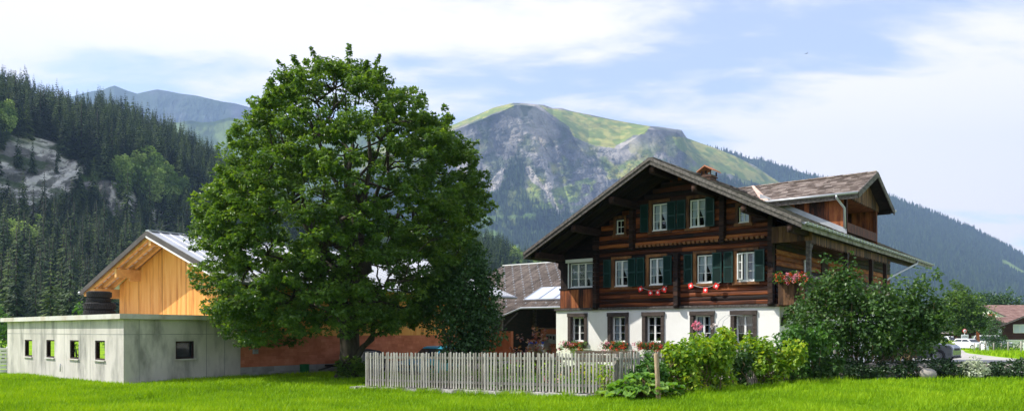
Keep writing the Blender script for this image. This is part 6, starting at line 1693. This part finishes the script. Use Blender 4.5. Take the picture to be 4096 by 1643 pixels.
# ---------------------------------------------------------------- far conifers (each mountain's forest = one mass)
def far_forest(name,label,Vm,sh,cv,n,H,test,seed,m='farforest',tmax=2):
    rg=np.random.default_rng(seed); G=Vm.reshape(sh[1],sh[0],3)[:sh[1]-1]; Cc=cv.reshape(sh[1],sh[0],4)[:sh[1]-1]
    e1=G[:-1,1:]-G[:-1,:-1]; e2=G[1:,:-1]-G[:-1,:-1]; ar=np.linalg.norm(np.cross(e1,e2),axis=2).ravel()
    dk=(Cc[:-1,:-1,1].ravel()-0.0); w=ar*np.where(test(Cc[:-1,:-1].reshape(-1,4)),1,.004)
    rows=np.repeat(np.arange(sh[1]-2),sh[0]-1)/(sh[1]-2); w=w*(rows<tmax)
    idx=rg.choice(len(w),size=n,p=w/w.sum()); u=rg.random((n,2)); P=G[:-1,:-1].reshape(-1,3)[idx]+e1.reshape(-1,3)[idx]*u[:,:1]+e2.reshape(-1,3)[idx]*u[:,1:]
    k=np.abs(P[:,0]/P[:,1])<.72; P=P[k]; n=len(P)
    h=H*rg.uniform(.6,1.25,n); r=h*.17; a0=rg.random(n)*6.28; Vs=[];Fs=[]
    a=a0[:,None]+np.arange(5)*2*PI/5
    def cone(zb,zt,rr):
        base=np.stack([P[:,None,0]+np.cos(a)*rr[:,None],P[:,None,1]+np.sin(a)*rr[:,None],np.repeat((P[:,2]+zb)[:,None],5,1)],2); tip=np.stack([P[:,0],P[:,1],P[:,2]+zt],1)[:,None,:]
        return np.concatenate([base,tip],1)
    A1=cone(h*.05,h*.72,r); A2=cone(h*.42,h,r*.66)
    V=np.concatenate([A1,A2],1).reshape(-1,3); b=(np.arange(n)*12)[:,None,None]
    f=np.array([[i,(i+1)%5,5] for i in range(5)]+[[6+i,6+(i+1)%5,11] for i in range(5)])[None]
    F=(b+f).reshape(-1,3); tn=np.repeat(rg.random(n),10)
    o=np_mesh(name,V,F,M[m],tone=tn,kind='stuff'); tag(o,label,'forest'); return o
isf=lambda c:(c[:,1]<.095)&(c[:,0]<.07)
far_forest('mountain_forest','conifer forest on the lower slopes of the cliff mountain',V1m,sh1,cv1,26000,19,isf,1,tmax=.88)
far_forest('ridge_forest','continuous conifer forest covering the long ridge behind the chalet at right',V2m,sh2,cv2,30000,21,isf,2)

# ---------------------------------------------------------------- bird
t=thing('bird','small dark swift gliding high in the sky above the chalet','bird',(33.0,85.0,1.6+1105/3036*85),0)
mb=MB(); mb.smooth=True
mb.tube([(-.10,0,.02),(-.05,0,.0),(.03,0,0),(.09,0,.01)],[.008,.022,.024,.008],8,.5)
b_=mb.build('body',M['bird'],t)
mb=MB()
for s in (-1,1):
    q=[(.04,0,.01),(.10,s*.10,.07),(.02,s*.24,.10),(-.10,s*.36,.03),(-.01,s*.20,.07),(-.02,0,.0)]
    n=len(q); mb.add(q+[(x,y,z-.008) for x,y,z in q],[tuple(range(n)),tuple(range(2*n-1,n-1,-1))]+[(i,(i+1)%n,(i+1)%n+n,i+n) for i in range(n)],.5)
mb.add([(-.08,0,.02),(-.17,.04,.02),(-.13,0,.02),(-.17,-.04,.02)],[(0,1,2,3)],.5)
w=mb.build('wings',M['bird'],t); t.rotation_euler=(.5,.3,-.9)

# ================================================================== HAZE
HAZE=True
if HAZE:
    m=bpy.data.materials.new('haze'); m.use_nodes=True; nt=m.node_tree; nt.nodes.remove(nt.nodes['Principled BSDF'])
    pv=nt.nodes.new('ShaderNodeVolumePrincipled'); pv.inputs['Color'].default_value=(.42,.62,1.0,1); pv.inputs['Density'].default_value=HAZE_D; pv.inputs['Anisotropy'].default_value=.1
    nt.links.new(pv.outputs[0],nt.nodes['Material Output'].inputs['Volume'])
    mb=MB(); mb.box(-4600,4600,-400,6200,-30,1600,.5); o=mb.build('haze',m,None,kind='stuff'); tag(o,'thin bluish air haze filling the valley','haze')

# ================================================================== WORLD, SUN, CAMERA
sc_=bpy.context.scene
EL=math.radians(46.5); S=Vector((-1,.02,0)).normalized()
w=bpy.data.worlds.new('World'); sc_.world=w; w.use_nodes=True; nt=w.node_tree; bg=nt.nodes['Background']
sky=nt.nodes.new('ShaderNodeTexSky'); sky.sky_type='NISHITA'; sky.sun_disc=False; sky.sun_elevation=EL; sky.sun_rotation=math.atan2(S.x,S.y); sky.altitude=900; sky.air_density=1.0; sky.dust_density=1.2; sky.ozone_density=1.5
tc=nt.nodes.new('ShaderNodeTexCoord'); sep=nt.nodes.new('ShaderNodeSeparateXYZ'); nt.links.new(tc.outputs['Generated'],sep.inputs[0])
zc=math_n(nt,'ADD',math_n(nt,'MAXIMUM',sep.outputs[2],0),.22); cxn=math_n(nt,'DIVIDE',sep.outputs[0],zc); cyn=math_n(nt,'DIVIDE',sep.outputs[1],zc)
cmb=nt.nodes.new('ShaderNodeCombineXYZ'); nt.links.new(cxn,cmb.inputs[0]); nt.links.new(cyn,cmb.inputs[1])
def wn_(scale,st,det,loc=(0,0,0),dist=0,rot=0):
    mp=nt.nodes.new('ShaderNodeMapping'); mp.inputs['Scale'].default_value=st; mp.inputs['Location'].default_value=loc; mp.inputs['Rotation'].default_value=(0,0,rot); nt.links.new(cmb.outputs[0],mp.inputs[0])
    n=nt.nodes.new('ShaderNodeTexNoise'); n.inputs['Scale'].default_value=scale; n.inputs['Detail'].default_value=det; n.inputs['Roughness'].default_value=.55; n.inputs['Distortion'].default_value=dist; nt.links.new(mp.outputs[0],n.inputs['Vector']); return n.outputs['Fac']
def blob(px,py,rx,ry,amp):
    # soft region round a sky direction (azimuth/elevation), for the big cloud banks
    dx=(px*K-2048)/3036; dz=(1320-py*K)/3036
    X_=math_n(nt,'DIVIDE',sep.outputs[0],math_n(nt,'MAXIMUM',sep.outputs[1],.05)); Z_=math_n(nt,'DIVIDE',sep.outputs[2],math_n(nt,'MAXIMUM',sep.outputs[1],.05))
    a=math_n(nt,'DIVIDE',math_n(nt,'SUBTRACT',X_,dx),rx); b=math_n(nt,'DIVIDE',math_n(nt,'SUBTRACT',Z_,dz),ry)
    r=math_n(nt,'ADD',math_n(nt,'MULTIPLY',a,a),math_n(nt,'MULTIPLY',b,b)); e=math_n(nt,'POWER',2.718,math_n(nt,'MULTIPLY',r,-1)); return math_n(nt,'MULTIPLY',e,amp)
n1=wn_(1.6,(1,2.2,1),9,(3.1,1.7,0),.5,.35); n2=wn_(4.5,(1,1.9,1),12,(7.7,2.2,0),.3,.2)
acc=math_n(nt,'ADD',math_n(nt,'MULTIPLY',n1,.85),math_n(nt,'MULTIPLY',n2,.55)); acc=math_n(nt,'SUBTRACT',acc,.18)
for b in ((350,10,.36,.085,.30),(820,95,.16,.035,.16),(60,90,.13,.06,.14),(2480,330,.25,.12,.55),(1990,370,.10,.035,.30),(1250,60,.3,.03,.10),(2080,120,.20,.06,-.10),(1500,180,.18,.05,.02),(450,180,.22,.03,.05)):
    acc=math_n(nt,'ADD',acc,blob(*b))
mr=nt.nodes.new('ShaderNodeMapRange'); mr.interpolation_type='SMOOTHSTEP'; mr.inputs[1].default_value=.46; mr.inputs[2].default_value=.74; nt.links.new(acc,mr.inputs[0])
fac=math_n(nt,'ADD',math_n(nt,'MULTIPLY',mr.outputs[0],.70),.28,True)
mx=N(nt,'ShaderNodeMix',data_type='RGBA'); nt.links.new(fac,mx.inputs[0])
# tint of clear sky
tint=N(nt,'ShaderNodeMix',data_type='RGBA',blend_type='MULTIPLY'); tint.inputs[0].default_value=1; nt.links.new(sky.outputs[0],tint.inputs[6]); tint.inputs[7].default_value=(*SKYTINT,1)
nt.links.new(tint.outputs[2],mx.inputs[6]); mx.inputs[7].default_value=(*CLOUD,1)
nt.links.new(mx.outputs[2],bg.inputs['Color']); bg.inputs['Strength'].default_value=SKYS
ld=bpy.data.lights.new('Sun','SUN'); ld.energy=SUNE; ld.angle=math.radians(.53); ld.color=(1,.95,.87)
lo=bpy.data.objects.new('Sun',ld); col.objects.link(lo)
dirv=Vector((S.x*math.cos(EL),S.y*math.cos(EL),math.sin(EL))); lo.rotation_euler=dirv.to_track_quat('Z','Y').to_euler(); lo.location=(-20,0,30)
cd=bpy.data.cameras.new('Camera'); cam=bpy.data.objects.new('Camera',cd); col.objects.link(cam); sc_.camera=cam
cam.location=(0,0,1.6); cam.rotation_euler=(PI/2,0,0); cd.sensor_width=36; cd.lens=36*3036/4096; cd.shift_x=0; cd.shift_y=(1320-821.5)/4096; cd.clip_start=.1; cd.clip_end=30000
sc_.view_settings.view_transform='Standard'; sc_.view_settings.look='None'; sc_.view_settings.exposure=EXPO; sc_.view_settings.gamma=1
sc_.render.resolution_x=1024; sc_.render.resolution_y=410
